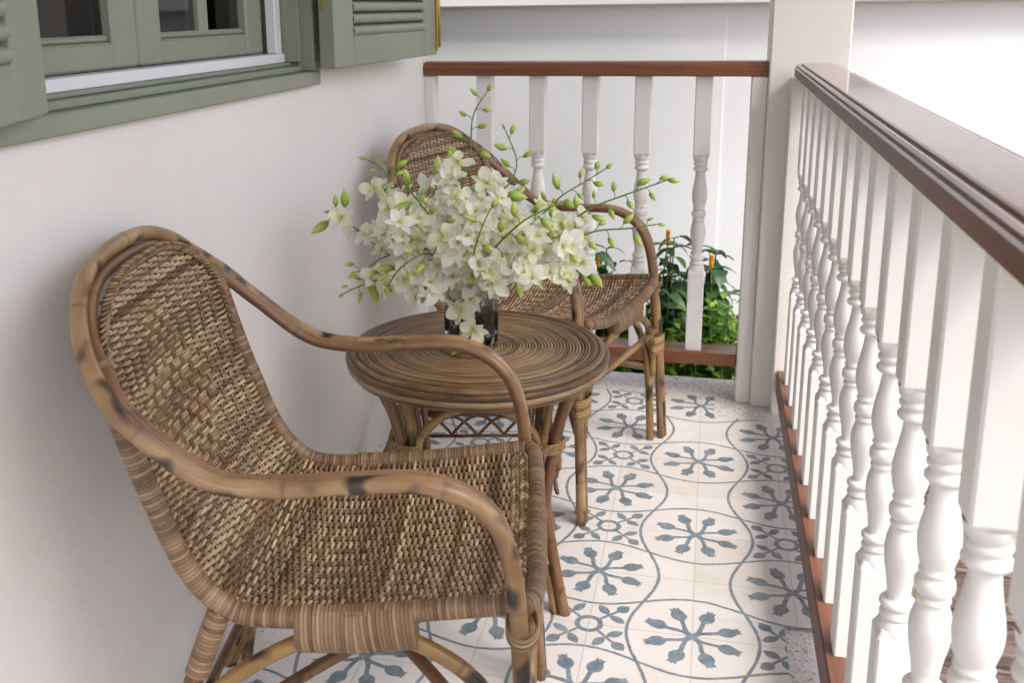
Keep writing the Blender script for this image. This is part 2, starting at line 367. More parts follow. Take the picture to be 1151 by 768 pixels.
    def build(s,name,mat,parent=None,auto=None):
        me=bpy.data.meshes.new(name); me.from_pydata(s.v,[],s.f)
        u=me.uv_layers.new(name='uv'); u.data.foreach_set('uv',np.array(s.uv,dtype=np.float32).ravel())
        u=me.uv_layers.new(name='rnd'); u.data.foreach_set('uv',np.array(s.rn,dtype=np.float32).ravel())
        me.polygons.foreach_set('use_smooth',s.sm); me.polygons.foreach_set('material_index',s.mi)
        for m in (mat if isinstance(mat,(list,tuple)) else [mat]): me.materials.append(m)
        me.update()
        o=bpy.data.objects.new(name,me); col.objects.link(o)
        if parent: o.parent=parent
        return o
def tag(o,label=None,cat=None,group=None,kind=None):
    if label: o['label']=label
    if cat: o['category']=cat
    if group: o['group']=group
    if kind: o['kind']=kind
    return o
def empty(name,loc=(0,0,0),rz=0,**k):
    o=bpy.data.objects.new(name,None); col.objects.link(o); o.location=loc; o.rotation_euler=(0,0,rz); o.empty_display_size=.05
    return tag(o,**k)
def cr(P,m=6,closed=False):
    P=[Vector(p) for p in P]; n=len(P)
    if closed: Q=[P[-1]]+P+[P[0],P[1]]
    else: Q=[2*P[0]-P[1]]+P+[2*P[-1]-P[-2]]
    out=[]
    for i in range(1,len(Q)-2):
        a,b,c,d=Q[i-1],Q[i],Q[i+1],Q[i+2]
        for k in range(m):
            t=k/m; out.append(.5*((2*b)+(c-a)*t+(2*a-5*b+4*c-d)*t*t+(3*b-a-3*c+d)*t**3))
    if not closed: out.append(P[-1])
    return out
def resample(P,step):
    P=[Vector(p) for p in P]; L=[0]
    for i in range(1,len(P)): L.append(L[-1]+(P[i]-P[i-1]).length)
    n=max(2,int(L[-1]/step)); out=[];j=0
    for k in range(n+1):
        t=L[-1]*k/n
        while j<len(P)-2 and L[j+1]<t: j+=1
        d=L[j+1]-L[j]; out.append(P[j].lerp(P[j+1],(t-L[j])/d if d>0 else 0))
    return out
def wrapped(mb,pts,r,pitch=.0052,n=12,flat=None,rnd=(0,0)):
    q=resample(pts,pitch/4)
    mb.tube(q,lambda t,L:r*(1+.05*abs(math.cos(math.pi*L/pitch+math.pi/2))-.02),n,rnd=rnd,flat=flat)
# ------------------------------------------------------------ floor, ground
WX=-.676
b=MB(); b.box((-.93,-4.2,-.30),(.53,.46,0)); tag(b.build('floor',TERR),kind='structure')
b=MB()
for x0,y0,x1,y1 in ((-.62,-4.0,.375,-.93),(-.62,-.9295,.46,.124),(-.62,.124,.24,.285)):
    b.add([(x0,y0,.004),(x1,y0,.004),(x1,y1,.004),(x0,y1,.004)],[(0,1,2,3)],smooth=False)
tag(b.build('tile_floor',TILE),kind='structure')
b=MB(); b.add([(-60,-60,-.42),(60,-60,-.42),(60,60,-.42),(-60,60,-.42)],[(0,1,2,3)],smooth=False); tag(b.build('ground',SOIL),kind='structure')
b=MB(); b.box((-1.1,-4.2,2.55),(1.55,.50,2.75)); tag(b.build('ceiling',CEIL),kind='structure')  # porch ceiling; overhang past the side railing widened to block direct sun
# ------------------------------------------------------------ house wall with window opening
wy0,wy1,wz0,wz1=-1.78,-.66,1.060,2.25
hw=empty('house_wall',(WX,-2,0),label='smooth off-white plaster house wall behind the two armchairs',cat='wall')
def part(name,boxes,mat,parent,off,bev=0):
    b=MB()
    for a,c in boxes: b.box([a[i]-off[i] for i in range(3)],[c[i]-off[i] for i in range(3)],bev=bev)
    return b.build(name,mat,parent)
ho=(WX,-2,0)
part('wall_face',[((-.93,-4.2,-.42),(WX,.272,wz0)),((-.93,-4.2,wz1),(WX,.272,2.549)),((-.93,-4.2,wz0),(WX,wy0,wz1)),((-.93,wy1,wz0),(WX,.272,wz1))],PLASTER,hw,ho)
b=MB()   # rounded skirting shadow line at the wall foot
b.box((-.676-ho[0],-2.2-ho[1]+0,-.0),(-.6755-ho[0],.2-ho[1],.001)); 
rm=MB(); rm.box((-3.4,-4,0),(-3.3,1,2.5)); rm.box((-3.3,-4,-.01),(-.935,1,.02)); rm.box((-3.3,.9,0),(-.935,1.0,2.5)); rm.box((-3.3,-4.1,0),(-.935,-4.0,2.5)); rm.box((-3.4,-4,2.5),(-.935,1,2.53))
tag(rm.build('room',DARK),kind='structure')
# ------------------------------------------------------------ window with shutters
win=empty('window',(WX,-1.22,1.04),label='sage green casement window with open louvred shutters in the plaster wall',cat='window')
wo=(WX,-1.22,1.04)
part('casing',[((WX-.02,wy0-.07,1.034),(-.655,wy1+.02,1.064)),((WX-.02,wy0-.07,wz1-.02),(-.655,wy1+.02,wz1+.03)),((WX-.02,wy1-.018,1.0645),(-.655,wy1+.02,wz1-.021)),((WX-.02,wy0-.07,1.0645),(-.655,wy0+.02,wz1-.021))],GREEN,win,wo,.003)
part('sill',[((-.79,wy0+.021,1.0645),(-.684,wy1-.019,1.076)),((-.79,wy0+.021,1.0765),(-.708,wy1-.019,1.084))],GREEN,win,wo,.002)
part('reveal',[((-.86,wy1-.028,1.085),(-.684,wy1-.0185,wz1-.021)),((-.86,wy0+.0205,1.085),(-.684,wy0+.03,wz1-.021))],GREEN,win,wo,.001)
part('track_frame',[((-.80,wy0+.04,1.0845),(-.718,wy1-.03,1.104)),((-.80,wy0+.04,wz1-.06),(-.718,wy1-.03,wz1-.03)),((-.745,wy1-.062,1.1045),(-.723,wy1-.032,wz1-.061)),((-.80,wy1-.062,1.1045),(-.778,wy1-.032,wz1-.061)),((-.745,wy0+.042,1.1045),(-.723,wy0+.07,wz1-.061))],ALU,win,wo,.0015)
def sash(y0,y1,x,mun):
    b=MB(); st=.075; z0,z1=1.106,wz1-.062
    def B(a,c,bv=.004): b.box([a[i]-wo[i] for i in range(3)],[c[i]-wo[i] for i in range(3)],bev=bv)
    B((x-.035,y0,z0),(x,y0+st,z1)); B((x-.035,y1-st,z0),(x,y1,z1)); B((x-.035,y0+st,z0),(x-.001,y1-st,z0+.042)); B((x-.035,y0+st,z1-.06),(x-.001,y1-st,z1))
    mz=[z0+.042,1.62,z1-.06]
    B((x-.03,y0+st,1.60),(x-.004,y1-st,1.64),.006)
    for my in mun: B((x-.030,my-.016,z0+.042),(x-.0035,my+.016,z1-.06),.006)
    # raised moulding round the glass
    for a,c in (((x-.02,y0+st,z0+.042),(x-.008,y1-st,z0+.054)),): B(a,c,.004)
    s=b.build('sash',GREEN,win)
    p=MB(); p.box((x-.022-wo[0],y0+st-wo[1],z0+.042-wo[2]),(x-.018-wo[0],y1-st-wo[1],z1-.06-wo[2])); p.build('pane',PANE,s)
sash(-1.735,-1.222,-.752,[-1.60]); sash(-1.218,-.724,-.752,[-.972])
def shutter(hy,hx,ang,L,sgn,brass_end):
    """leaf hinged at (hx,hy); runs along +y (sgn 1) or -y (sgn -1), turned off the wall by ang"""
    z0,z1,th=1.07-wo[2],2.2-wo[2],.038
    d=Vector((math.sin(ang),sgn*math.cos(ang),0)); n=Vector((math.cos(ang),-sgn*math.sin(ang),0))
    o=Vector((hx-wo[0],hy-wo[1],0))
    def mt():  # local: X along leaf, Y outward normal, Z up
        return Matrix(((d.x,n.x,0,o.x),(d.y,n.y,0,o.y),(0,0,1,0),(0,0,0,1)))
    m=mt(); b=MB(); sw=.105
    def B(a,c,bv=.003):
        if m.to_3x3().determinant()<0:
            n0=len(b.f); b.box(a,c,m,bv)
            for i in range(n0,len(b.f)): b.f[i]=b.f[i][::-1]
        else: b.box(a,c,m,bv)
    B((0,-th,z0),(sw,0,z1)); B((L-sw,-th,z0),(L,0,z1)); B((sw,-th,z0),(L-sw,-.0008,z0+.068)); B((sw,-th,z1-.07),(L-sw,-.0008,z1)); B((sw,-th,.56),(L-sw,-.0008,.63))
    s=b.build('shutter',GREEN,win)
    lb=MB(); n0=0; z=z0+.082
    while z<z1-.08:
        if not (.535<z<.65):
            c=[]
            for t in range(9):
                a=math.pi*t/8; c.append((-.011+.013*math.sin(a)*1.0,z-.004+(-.0115*math.cos(a))))
            prof=[(-.030,z+.020),(-.034,z+.014),(-.022,z-.011)]+c
            vs=[m@Vector((X,y,zz)) for X in (sw,L-sw) for y,zz in prof]; k=len(prof)
            fs=[(i,(i+1)%k,k+(i+1)%k,k+i) for i in range(k)]; lb.add(vs,fs,smooth=True)
        z+=.0265
    lb.build('louvres',GREEN,s)
    br=MB()
    x0=L+.0005 if brass_end else -.006
    br.box((L-.012,.0005,z0+.012),(L-.001,.006,z0+.30),m,.001); br.tube([m@Vector((L-.0065,.008,zz)) for zz in (z0+.02,z0+.14,z0+.27)],.005,8)
    br.build('bolt',BRASS,s)
    hb=MB()
    for hz in (z0+.128,z1-.15): hb.tube([m@Vector((-.004,-.03,hz)),m@Vector((-.004,-.03,hz+.06))],.0045,8)
    hb.build('hinge',BRASS,s)
    return s
shutter(-.69,-.600,R(3.5),.69,1,True)
shutter(-1.650,-.630,R(17),.60,-1,True)
# ------------------------------------------------------------ column
cl=empty('column',(.45,.32,0),label='square white column at the corner where both railings meet',cat='column')
b=MB(); b.box((.345-.45,.24-.32,0),(.558-.45,.43-.32,2.549),bev=.004); b.build('shaft',CREAM,cl)
b=MB(); b.box((.335-.45,.23-.32,2.40),(.568-.45,.44-.32,2.549),bev=.006); b.build('capital',CREAM,cl)
# ------------------------------------------------------------ railings
def baluster_mesh(z0,z1,c=.58,h=.177):
    b=MB(); hs=h/.177
    def prof():
        half=[(.0,.0216),(.006,.0210),(.0105,.0182),(.0115,.0160),(.014,.0160),(.0155,.0180),(.0185,.0188),(.021,.0178),(.0225,.0166),(.028,.0182),(.040,.0213),(.052,.0228),(.064,.0227),(.080,.0207),(.098,.0172),(.114,.0150),(.127,.0141),(.1295,.0150),(.131,.0200),(.1345,.0225),(.1385,.0225),(.142,.0196),(.1445,.0175),(.147,.0178),(.1495,.0205),(.153,.0215),(.1565,.0205),(.158,.0182),(.160,.0195),(.164,.0222),(.172,.0235),(.177,.0243)]
        return [(r,-d*hs) for d,r in reversed(half[1:])]+[(r,d*hs) for d,r in half]
    b.lathe(prof(),(0,0,c),20,cap=False)
    ch=.003
    for (a,e,dr) in ((c+h-.005,z1,1),(z0,c-h+.005,-1)):
        w=.0245; o=[(w-ch,-w),(w,-w+ch),(w,w-ch),(w-ch,w),(-w+ch,w),(-w,w-ch),(-w,-w+ch),(-w+ch,-w)]
        z_in=a if dr==1 else e; rings=[]
        def ring(z,k): return [(x*k,y*k,z) for x,y in o]
        if dr==1: R_=[ring(a,.80),ring(a+.010,1),ring(e,1)]
        else: R_=[ring(a,1),ring(e-.010,1),ring(e,.80)]
        vs=sum(R_,[]); fs=[(i*8+k,i*8+(k+1)%8,(i+1)*8+(k+1)%8,(i+1)*8+k) for i in range(2) for k in range(8)]+[tuple(range(7,-1,-1)),tuple(16+k for k in range(8))]
        b.add(vs,fs,smooth=False)
    return b
back=empty('railing',(-.15,.31,0),label='back railing with six white balusters before the planted bed',cat='railing')
bo=(-.15,.31,0)
def railprof(x0,x1,z0,z1):
    return [(x0+.004,z0),(x0,z0+.004),(x0,z1-.014),(x0+.003,z1-.011),(x0+.004,z1-.006),(x0+.008,z1-.003),(x0+.012,z1-.0035),(x0+.0135,z1-.005),(x0+.0155,z1-.005),(x0+.017,z1-.001),(x0+.021,z1),
            (x1-.021,z1),(x1-.017,z1-.001),(x1-.0155,z1-.005),(x1-.0135,z1-.005),(x1-.012,z1-.0035),(x1-.008,z1-.003),(x1-.004,z1-.006),(x1-.003,z1-.011),(x1,z1-.014),(x1,z0+.004),(x1-.004,z0)]
b=MB(); b.extrude([(p-bo[1],z) for p,z in railprof(.262,.362,.993,1.035)],'x',WX+.002-bo[0],.3445-bo[0]); b.build('top_rail',WOOD,back)
part('bottom_rail',[((WX+.002,.27,.112),(.2995,.365,.151))],WOOD,back,bo,.003)
part('newel',[((.300,.262,.0),(.3445,.33,.9925))],CREAM,back,bo,.003)
part('newel',[((WX+.001,.272,.0),(-.645,.33,.9925))],CREAM,back,bo,.003)
bm=baluster_mesh(.1515,.9925); first=None
for x in (-.489,-.3245,-.163,-.0065,.168):
    if first is None: first=bm.build('baluster',WHITE,back); o=first
    else: o=first.copy(); col.objects.link(o); o.parent=back
    o.location=(x-bo[0],.312-bo[1],0)
side=empty('railing',(.46,-1.7,0),label='long side railing of turned white balusters under a brown timber handrail',cat='railing')
so_=(.46,-1.7,0)
b=MB(); b.extrude([(p-so_[0],z) for p,z in railprof(.409,.524,.995,1.035)],'y',-4.1-so_[1],.1885-so_[1]); b.build('top_rail',WOODY,side)
part('bottom_rail',[((.413,-4.1,.07),(.505,.1885,.14))],WOODB,side,so_,.003)
part('newel',[((.403,.189,0),(.475,.2395,.9945))],CREAM,side,so_,.003)
bm=baluster_mesh(.1405,.9945,.573,.167); f2=None
for k in range(24):
    if f2 is None: f2=bm.build('baluster',WHITE,side); o=f2
    else: o=f2.copy(); col.objects.link(o); o.parent=side
    o.location=(.4515-so_[0],.067+.0245-.1594*k-max(0,k-8)*.0125-so_[1],0); o.rotation_euler=(0,0,rng.choice((0,1,2,3))*math.pi/2)
# floor support under the side rail edge (slab kerb)
# ------------------------------------------------------------ garden wall and ledge
gw=empty('garden_wall',(0,1.5,-.4),label='plain white boundary wall with a ledge behind the planted bed',cat='wall')
part('wall_face',[((-6,1.5,-.42),(.232,1.7,3.2)),((.2325,1.506,-.42),(8,1.7,3.2))],GWALL,gw,(0,1.5,-.4))
part('shade_overhang',[((.30,.93,2.25),(8,1.499,2.40))],GWALL,gw,(0,1.5,-.4),.004)  # unseen overhang, added to shade the right part of the wall
part('ledge',[((-6,1.42,1.199),(8,1.499,1.50))],GWALL,gw,(0,1.5,-.4),.004)
# ------------------------------------------------------------ chair
K=[(-.590,0,.884),(-.592,.090,.875),(-.583,.158,.853),(-.563,.213,.815),(-.530,.255,.773),(-.490,.276,.728),(-.400,.279,.660),(-.318,.270,.645),(-.229,.265,.650),(-.137,.263,.650),(-.068,.256,.612),(-.037,.260,.535),(-.026,.273,.397),(-.012,.286,.21),(0,.294,0)]
def hoop(off=None):
    half=[Vector(k) for k in K]
    if off: half=[off(i,k) for i,k in enumerate(half)]
    full=[Vector((p.x,-p.y,p.z)) for p in reversed(half[1:])]+half
    return cr(full,7)
def inner(i,k):
    k=k.copy(); tab=[(.006,0,-.0195),(.006,-.005,-.019),(.007,-.011,-.016),(.008,-.016,-.011),(.008,-.018,-.008),(.007,-.0195,-.004),(.002,-.020,-.002),(0,-.0195,0)]+[(0,-.019,0)]*7
    return k+Vector(tab[i])
SP=[(-.018,.480),(-.155,.462),(-.26,.451),(-.335,.446),(-.390,.452),(-.430,.483),(-.458,.53),(-.480,.59),(-.500,.648),(-.517,.705),(-.533,.765),(-.560,.863)]
SPc=cr([(u,0,z) for u,z in SP],10)
SL=[0.]
for i in range(1,len(SPc)): SL.append(SL[-1]+(SPc[i]-SPc[i-1]).length)
LT=SL[-1]; HWD=.222
def sp_at(t):
    t=max(0,min(LT,t)); lo=0
    lo=max(i for i in range(len(SL)-1) if SL[i]<=t+1e-9) if t>0 else 0
    f=(t-SL[lo])/(SL[lo+1]-SL[lo]); p=SPc[lo].lerp(SPc[lo+1],f)
    a=SPc[max(lo-1,0)]; b=SPc[min(lo+2,len(SPc)-1)]; T=(b-a).normalized()
    return p,T,Vector((T.z,0,-T.x))*-1 if False else (p,T,Vector((T.z,0,-T.x)))[2]
def surf(v,t,off=0.):
    p,T,n=sp_at(t)      # n: sitter's side (up on the seat, forward on the back)
    s=.031*(1-(v/HWD)**2)
    if t>LT-.16: s*=1-.75*((t-LT+.16)/.16)
    s*=1-.5*math.exp(-((t-.43)/.075)**2)
    n=Vector((T.z,0,-T.x)); 
    if n.z<0 and n.x<0: n=-n
    return Vector((p.x,v,p.z))+n*(off-s)
def arch(t):              # half width of the woven panel
    d=LT-t
    if d>.135: return HWD
    return HWD*max(0.,1-((.135-d)/.137)**2.3)**(1/2.3)
def braid(mb,path,wd=.012,th=.0035,step=.0105,nrm=lambda p:Vector((0,0,1))):
    q=resample(path,step)
    for i in range(1,len(q)-1):
        T=(q[i+1]-q[i-1]).normalized(); n=nrm(q[i]); s=T.cross(n).normalized(); n=s.cross(T)
        for sg in (-1,1):
            c=q[i]+T*(step*.5*(sg>0)); a=c-T*step*.75+s*sg*wd*.62; e=c+T*step*.85-s*sg*wd*.08; mdl=(a+e)/2+n*.0035
            mb.tube(cr([a-n*.002,mdl,e-n*.001],3),th,5,flat=(1.,.8))
def make_chair():
    root=empty('rattan_armchair')
    b=MB(); b.tube(hoop(),.0112,12,rnd=(.31,.2)); b.build('outer_hoop',POLE,root)
    b=MB(); b.tube(hoop(inner),.0092,10,rnd=(.62,.7)); b.build('inner_hoop',POLE2,root)
    # woven seat and back
    sx=.0186; nc=23
    wv=MB(); rows=int((LT-.022)/.0044)
    tb0,tb1=LT-.375,LT-.070; tm=(tb0+tb1)/2
    def dia(v,t): return tb0<t<tb1 and abs(v)<.112*(1-abs(t-tm)/((tb1-tb0)/2))+.014
    for r_ in range(rows):
        t=.016+r_*.0044; wd=arch(t)
        if wd<.03 or t>LT-.004: continue
        rnd=(rng.random(),rng.random()); pts=[]; ns=int(2*wd/(sx/5)); jit=rng.uniform(-.0003,.0003); ph=rng.uniform(0,6)
        for k in range(ns+1):
            v=-wd+2*wd*k/ns; cf=v/sx+(nc-1)/2
            if dia(v,t): g=r_//4; ev=1 if (g%2) else -1; a=ev*math.cos(math.pi*cf); amp=max(-.0042,min(.0038,.0066*a+.0028))
            else: ev=1 if r_%2 else -1; a=ev*math.cos(math.pi*cf); amp=max(-.0032,min(.0036,.0052*a+.0008))
            pts.append(surf(v,t+jit+.0004*math.sin(v*70+ph),amp))
        wv.tube(pts,.0026*rng.uniform(.88,1.08),5,rnd=rnd,caps=False,flat=(1.05,.8))
    wv.build('woven_seat_and_back',WEFT,root)
    st=MB()
    for c in range(nc):
        v=(c-(nc-1)/2)*sx; t1=LT
        while arch(t1)<abs(v)+.002 and t1>.3: t1-=.004
        n=int((t1-.006)/.012); pts=[surf(v,.006+(t1-.006)*k/n,-.0008) for k in range(n+1)]
        st.tube(pts,.0036,5,caps=False,flat=(1.15,.5))
        # hooked ends over the front rail
    # closely packed wefts by the sides: darker binding bundles
    for g in range(0,rows//4+2):
        t_=.016+(g*4+1.5)*.0044; ev=1 if g%2 else -1
        for c in range(nc):
            v=(c-(nc-1)/2)*sx
            if ev*math.cos(math.pi*c)<0 and dia(v,t_) and abs(t_-tm)<(tb1-tb0)/2-.012:
                st.tube([surf(v,t_+q,.0034-.003*(abs(q)/.0100)**3) for q in (-.0100,-.007,0,.007,.0100)],.0047,6,flat=(1.1,.5),mi=1)
    st.build('stakes',[STAKE,SLAT],root)
    # rim rails
    w1=MB()
    for s in (-1,1):
        pts=[(u,s*(HWD+.004),z) for u,z in SP[:-1]]; pts[0]=(-.030,s*(HWD+.006),.478); pts[-1]=(-.533,s*.225,.765); pts.append((-.540,s*.224,.785))
        wrapped(w1,cr(pts,6),.0135)
    fr=[(-.026,-.236,.478),(-.014,-.21,.474),(-.010,-.13,.458),(-.010,0,.447),(-.010,.13,.458),(-.014,.21,.474),(-.026,.236,.478)]
    wrapped(w1,cr(fr,8),.0130)
    w1.build('wrapped_rim',WRAP,root)
    for s in (-1,1):
        w2=MB(); wrapped(w2,[(-.312,s*.227,.4315),(-.235,s*.227,.433),(-.160,s*.227,.442)],.0218,flat=(.86,1.5)); w2.build('arch_binding',WRAP,root)
    w2=MB(); wrapped(w2,[(-.012,-.085,.4375),(-.012,0,.434),(-.012,.085,.4375)],.0205,flat=(.86,1.45))
    w2.build('arch_binding',WRAP,root)
    bd=MB()
    ap=[]
    for k in range(41):
        a=math.pi*(k/40)
        ap.append(None)
    ap=[]
    t=LT-.185
    while t<LT-.004: ap.append((arch(t)-.004,t)); t+=.006
    top=[(w_,t) for w_,t in ap]
    path=[surf(-w_,t,.006) for w_,t in top]+[surf(v,LT-.001,.006) for v in (-.06,-.03,0,.03,.06) if abs(v)<top[-1][0]]+[surf(w_,t,.006) for w_,t in reversed(top)]
    nb=Vector((.95,0,.28)); braid(bd,resample(path,.006),.0105,.0027,.0082,lambda p:nb)
    bd.build('arch_braid',BRAID,root)
    bf=MB(); braid(bf,[surf(v,.014,.003) for v in np.linspace(-.205,.205,40)],.012,.0030,.0105)
    braid(bf,[surf(v,.028,.003) for v in np.linspace(-.205,.205,40)],.010,.0028,.0105); bf.build('front_braid',WEFT,root)
    # legs and braces
    for s in (-1,1):
        l=MB(); l.tube(cr([(-.408,s*.226,.46),(-.47,s*.245,.30),(-.54,s*.275,.10),(-.585,s*.29,0)],6),.0125,12); o=l.build('rear_leg',BROWN if s<0 else LEG,root)
        w3=MB(); wrapped(w3,cr([(-.412,s*.226,.452),(-.430,s*.232,.405),(-.444,s*.237,.368)],5),.0155); w3.build('leg_binding',WRAP,o)
    for s in (-1,1):
        a=MB(); a.tube(cr([(-.555,s*.302,0),(-.535,s*.292,.10),(-.495,s*.272,.235),(-.42,s*.245,.345),(-.31,s*.228,.413),(-.235,s*.224,.424),(-.16,s*.226,.416),(-.075,s*.232,.355),(-.036,s*.240,.24),(-.026,s*.246,.1),(-.022,s*.249,0)],7),.0105,10); a.build('side_arch',LEG,root)
    a=MB(); a.tube(cr([(-.020,-.243,.20),(-.020,-.236,.27),(-.018,-.20,.345),(-.016,-.13,.395),(-.014,-.06,.413),(-.014,0,.416),(-.014,.06,.413),(-.016,.13,.395),(-.018,.20,.345),(-.020,.236,.27),(-.020,.243,.20)],6),.0100,10); a.build('front_arch',LEG,root)
    x=MB(); x.tube([(-.020,-.26,.325),(-.020,0,.322),(-.020,.26,.325)],.0085,10); x.build('stretcher',LEG,root)
    for s in (-1,1):
        x=MB(); zc=.283+.0095*s; x.tube(cr([(-.50,s*.255,.215),(-.38,s*.14,.262),(-.245,0,zc),(-.12,-s*.13,.258),(-.03,-s*.255,.215)],6),.0095,10); x.build('cross_stretcher',BROWN,root)
    x=MB(); x.tube([(-.500,-.258,.205),(-.500,.258,.205)],.008,10); x.build('stretcher',BROWN,root)
    for s in (-1,1):
        w4=MB(); wrapped(w4,[(-.017,s*.262,.255),(-.018,s*.260,.300)],.0165,.0062,16,flat=(1.0,2.15) if False else None)
        # bundle binding: elliptical collar round the three poles
        vs=[];n=20;H=28
        w4=MB(); 
        for i in range(H+1):
            z=.262+.052*i/H; rr_=1+.04*abs(math.sin(math.pi*i/4)); tt=(z-.21)/.187; vc=.2625
            for k in range(n):
                a_=2*math.pi*k/n; vs.append((-.016+.0165*rr_*math.cos(a_),s*(vc+.0375*rr_*math.sin(a_)),z))
        fs=[(i*n+k,i*n+(k+1)%n,(i+1)*n+(k+1)%n,(i+1)*n+k) for i in range(H) for k in range(n)]
        uv=[[(i*.00155,k/n),(i*.00155,(k+1)/n),((i+1)*.00155,(k+1)/n),((i+1)*.00155,k/n)] for i in range(H) for k in range(n)]
        w4.add(vs,fs,uv,(0,0)); w4.build('foot_binding',WRAPG,root)
        # loop of cane tying the arm pole to the seat corner
        lp=MB()
        for dz in (0,.006,.012):
            c=Vector((-.026,s*.249,.455+dz)); lp.tube([c+Vector((.019*math.cos(a_),.031*math.sin(a_),.008*math.sin(a_))) for a_ in [2*math.pi*k/20 for k in range(20)]],.0026,6,closed=True)
        lp.build('corner_lashing',BRAID,root)
    return root
chair=make_chair()
chair.location=(-.0194,-1.4603,0); chair.rotation_euler=(0,0,.1642)
tag(chair,'rattan armchair in the foreground with black scorch marks on its near arm','armchair','rattan armchairs on the porch')
def copy_tree(o,parent=None):
    c=o.copy(); col.objects.link(c); c.parent=parent
    for ch in list(o.children): copy_tree(ch,c)
    return c
chair2=copy_tree(chair); chair2.location=(.017,-.3255,0); chair2.rotation_euler=(0,0,-.2777)
chair2['label']='rattan armchair by the back railing, partly hidden by the flowers'
# ------------------------------------------------------------ table
TC=(-.256,-.850); TH=.520; TR=.268
tab=empty('rattan_side_table',(TC[0],TC[1],0),label='round coiled rattan side table holding the vase between the armchairs',cat='table')
def ringpts(r,z,n=84,wob=.0006):
    ph=rng.random()*6
    return [(r*math.cos(2*math.pi*k/n)*(1+wob*math.sin(3*2*math.pi*k/n+ph)),r*math.sin(2*math.pi*k/n),z+wob*math.sin(5*2*math.pi*k/n+ph)) for k in range(n)]
b=MB(); r_=.006
while r_<TR-.030:
    b.tube(ringpts(r_,TH-.0048,max(16,int(84*min(1,r_/.12)))),.0032*rng.uniform(.9,1.06),6,closed=True); r_+=.0064
b.lathe([(TR-.035,TH-.012),(TR-.035,TH-.007)],(0,0,0),40)
b.build('coiled_top',COIL,tab)
b=MB()
for r_,z,rr_ in ((TR-.026,TH-.0055,.0068),(TR-.0135,TH-.0075,.0072),(TR-.0040,TH-.0155,.0072),(TR-.006,TH-.029,.0068),(TR-.016,TH-.040,.0078)):
    b.tube(ringpts(r_,z,96),rr_,8,closed=True)
b.build('rim',COIL,tab)
LA=[R(a) for a in (-32,58,148,-122)]
def pol(r,a,z): return (r*math.cos(a),r*math.sin(a),z)
for i,a in enumerate(LA):
    l=MB(); mt=REDC if i in (0,) else BROWN
    l.tube(cr([pol(.246,a,TH-.035),pol(.225,a,.42),pol(.205,a,.34),pol(.188,a,.235),pol(.192,a,.20),pol(.215,a,.10),pol(.242,a,0)],6),.0115,12)
    o=l.build('leg',mt,tab)
    q=MB()
    for da in (-.105,.105): q.tube(cr([pol(.240,a+da*1.6,TH-.035),pol(.215,a+da*1.15,.42),pol(.198,a+da,.35),pol(.180,a+da*.9,.235),pol(.190,a+da*.9,.13)],6),.0078,8)
    q.build('side_cane',LEG,o)
    wz=MB(); 
    for dz in (0,.0055,.011,.0165): 
        c=Vector(pol(.202,a,.350+dz)); wz.tube([c+Vector(((.018*math.cos(t_))*math.cos(a)-(.034*math.sin(t_))*math.sin(a),(.018*math.cos(t_))*math.sin(a)+(.034*math.sin(t_))*math.cos(a),0)) for t_ in [2*math.pi*k/18 for k in range(18)]],.0031,6,closed=True)
    wz.build('binding',WRAPG,o)
for i in range(4):
    a,c=LA[i],LA[(i+1)%4]
    if c<a: c+=2*math.pi
    A=Vector(pol(.197,a+.14,.345)); B=Vector(pol(.197,c-.14,.345)); m_=(A+B)/2
    def P(f,z,push=0.): 
        p=A.lerp(B,f); o_=Vector((m_.x,m_.y,0)).normalized()*push; return (p.x+o_.x,p.y+o_.y,z)
    x=MB(); x.tube(cr([P(-.02,.30),P(0,.355),P(.03,.385,.003),P(.12,.415,.012),P(.30,.447,.024),P(.5,.458,.03),P(.70,.447,.024),P(.88,.415,.012),P(.97,.385,.003),P(1,.355),P(1.02,.30)],6),.0082,10); x.build('arched_brace',LEG,tab)
    x=MB(); x.tube([P(-.04,.303),P(.5,.303),P(1.04,.303)],.0078,10); x.build('stretcher',BROWN,tab)
    x=MB()
    for zz in (.247,): x.tube([P(-.03,zz),P(1.03,zz)],.0042,8)
    for k in range(3):
        for s in (0,1):
            f0=k/3; pts=[P(f0+.333*t_,(.251+.045*(math.sin(math.pi*(t_)/1.0)) )) for t_ in (0,.25,.5,.75,1)]
    for ph in (0,.5):
        pts=[]
        for k in range(41):
            f=k/40; z=.249+.046*abs(math.sin(math.pi*(f*2.0+ph))); pts.append(P(f,z,.004 if ph else -.003))
        x.tube(pts,.0036,6)
    x.build('lattice',THIN,tab)
    x=MB(); A2=Vector(pol(.236,a,0.012)); B2=Vector(pol(.236,c,.012))
    def P2(f,z,ins=0): p=A2.lerp(B2,f); o_=Vector((m_.x,m_.y,0)).normalized()*ins; return (p.x-o_.x,p.y-o_.y,z)
    x.tube(cr([P2(.05,.0),P2(.075,.06,.012),P2(.13,.115,.022),P2(.28,.155,.03),P2(.5,.165,.032),P2(.72,.155,.03),P2(.87,.115,.022),P2(.925,.06,.012),P2(.95,0)],6),.0078,10); x.build('low_arch',LEG,tab)
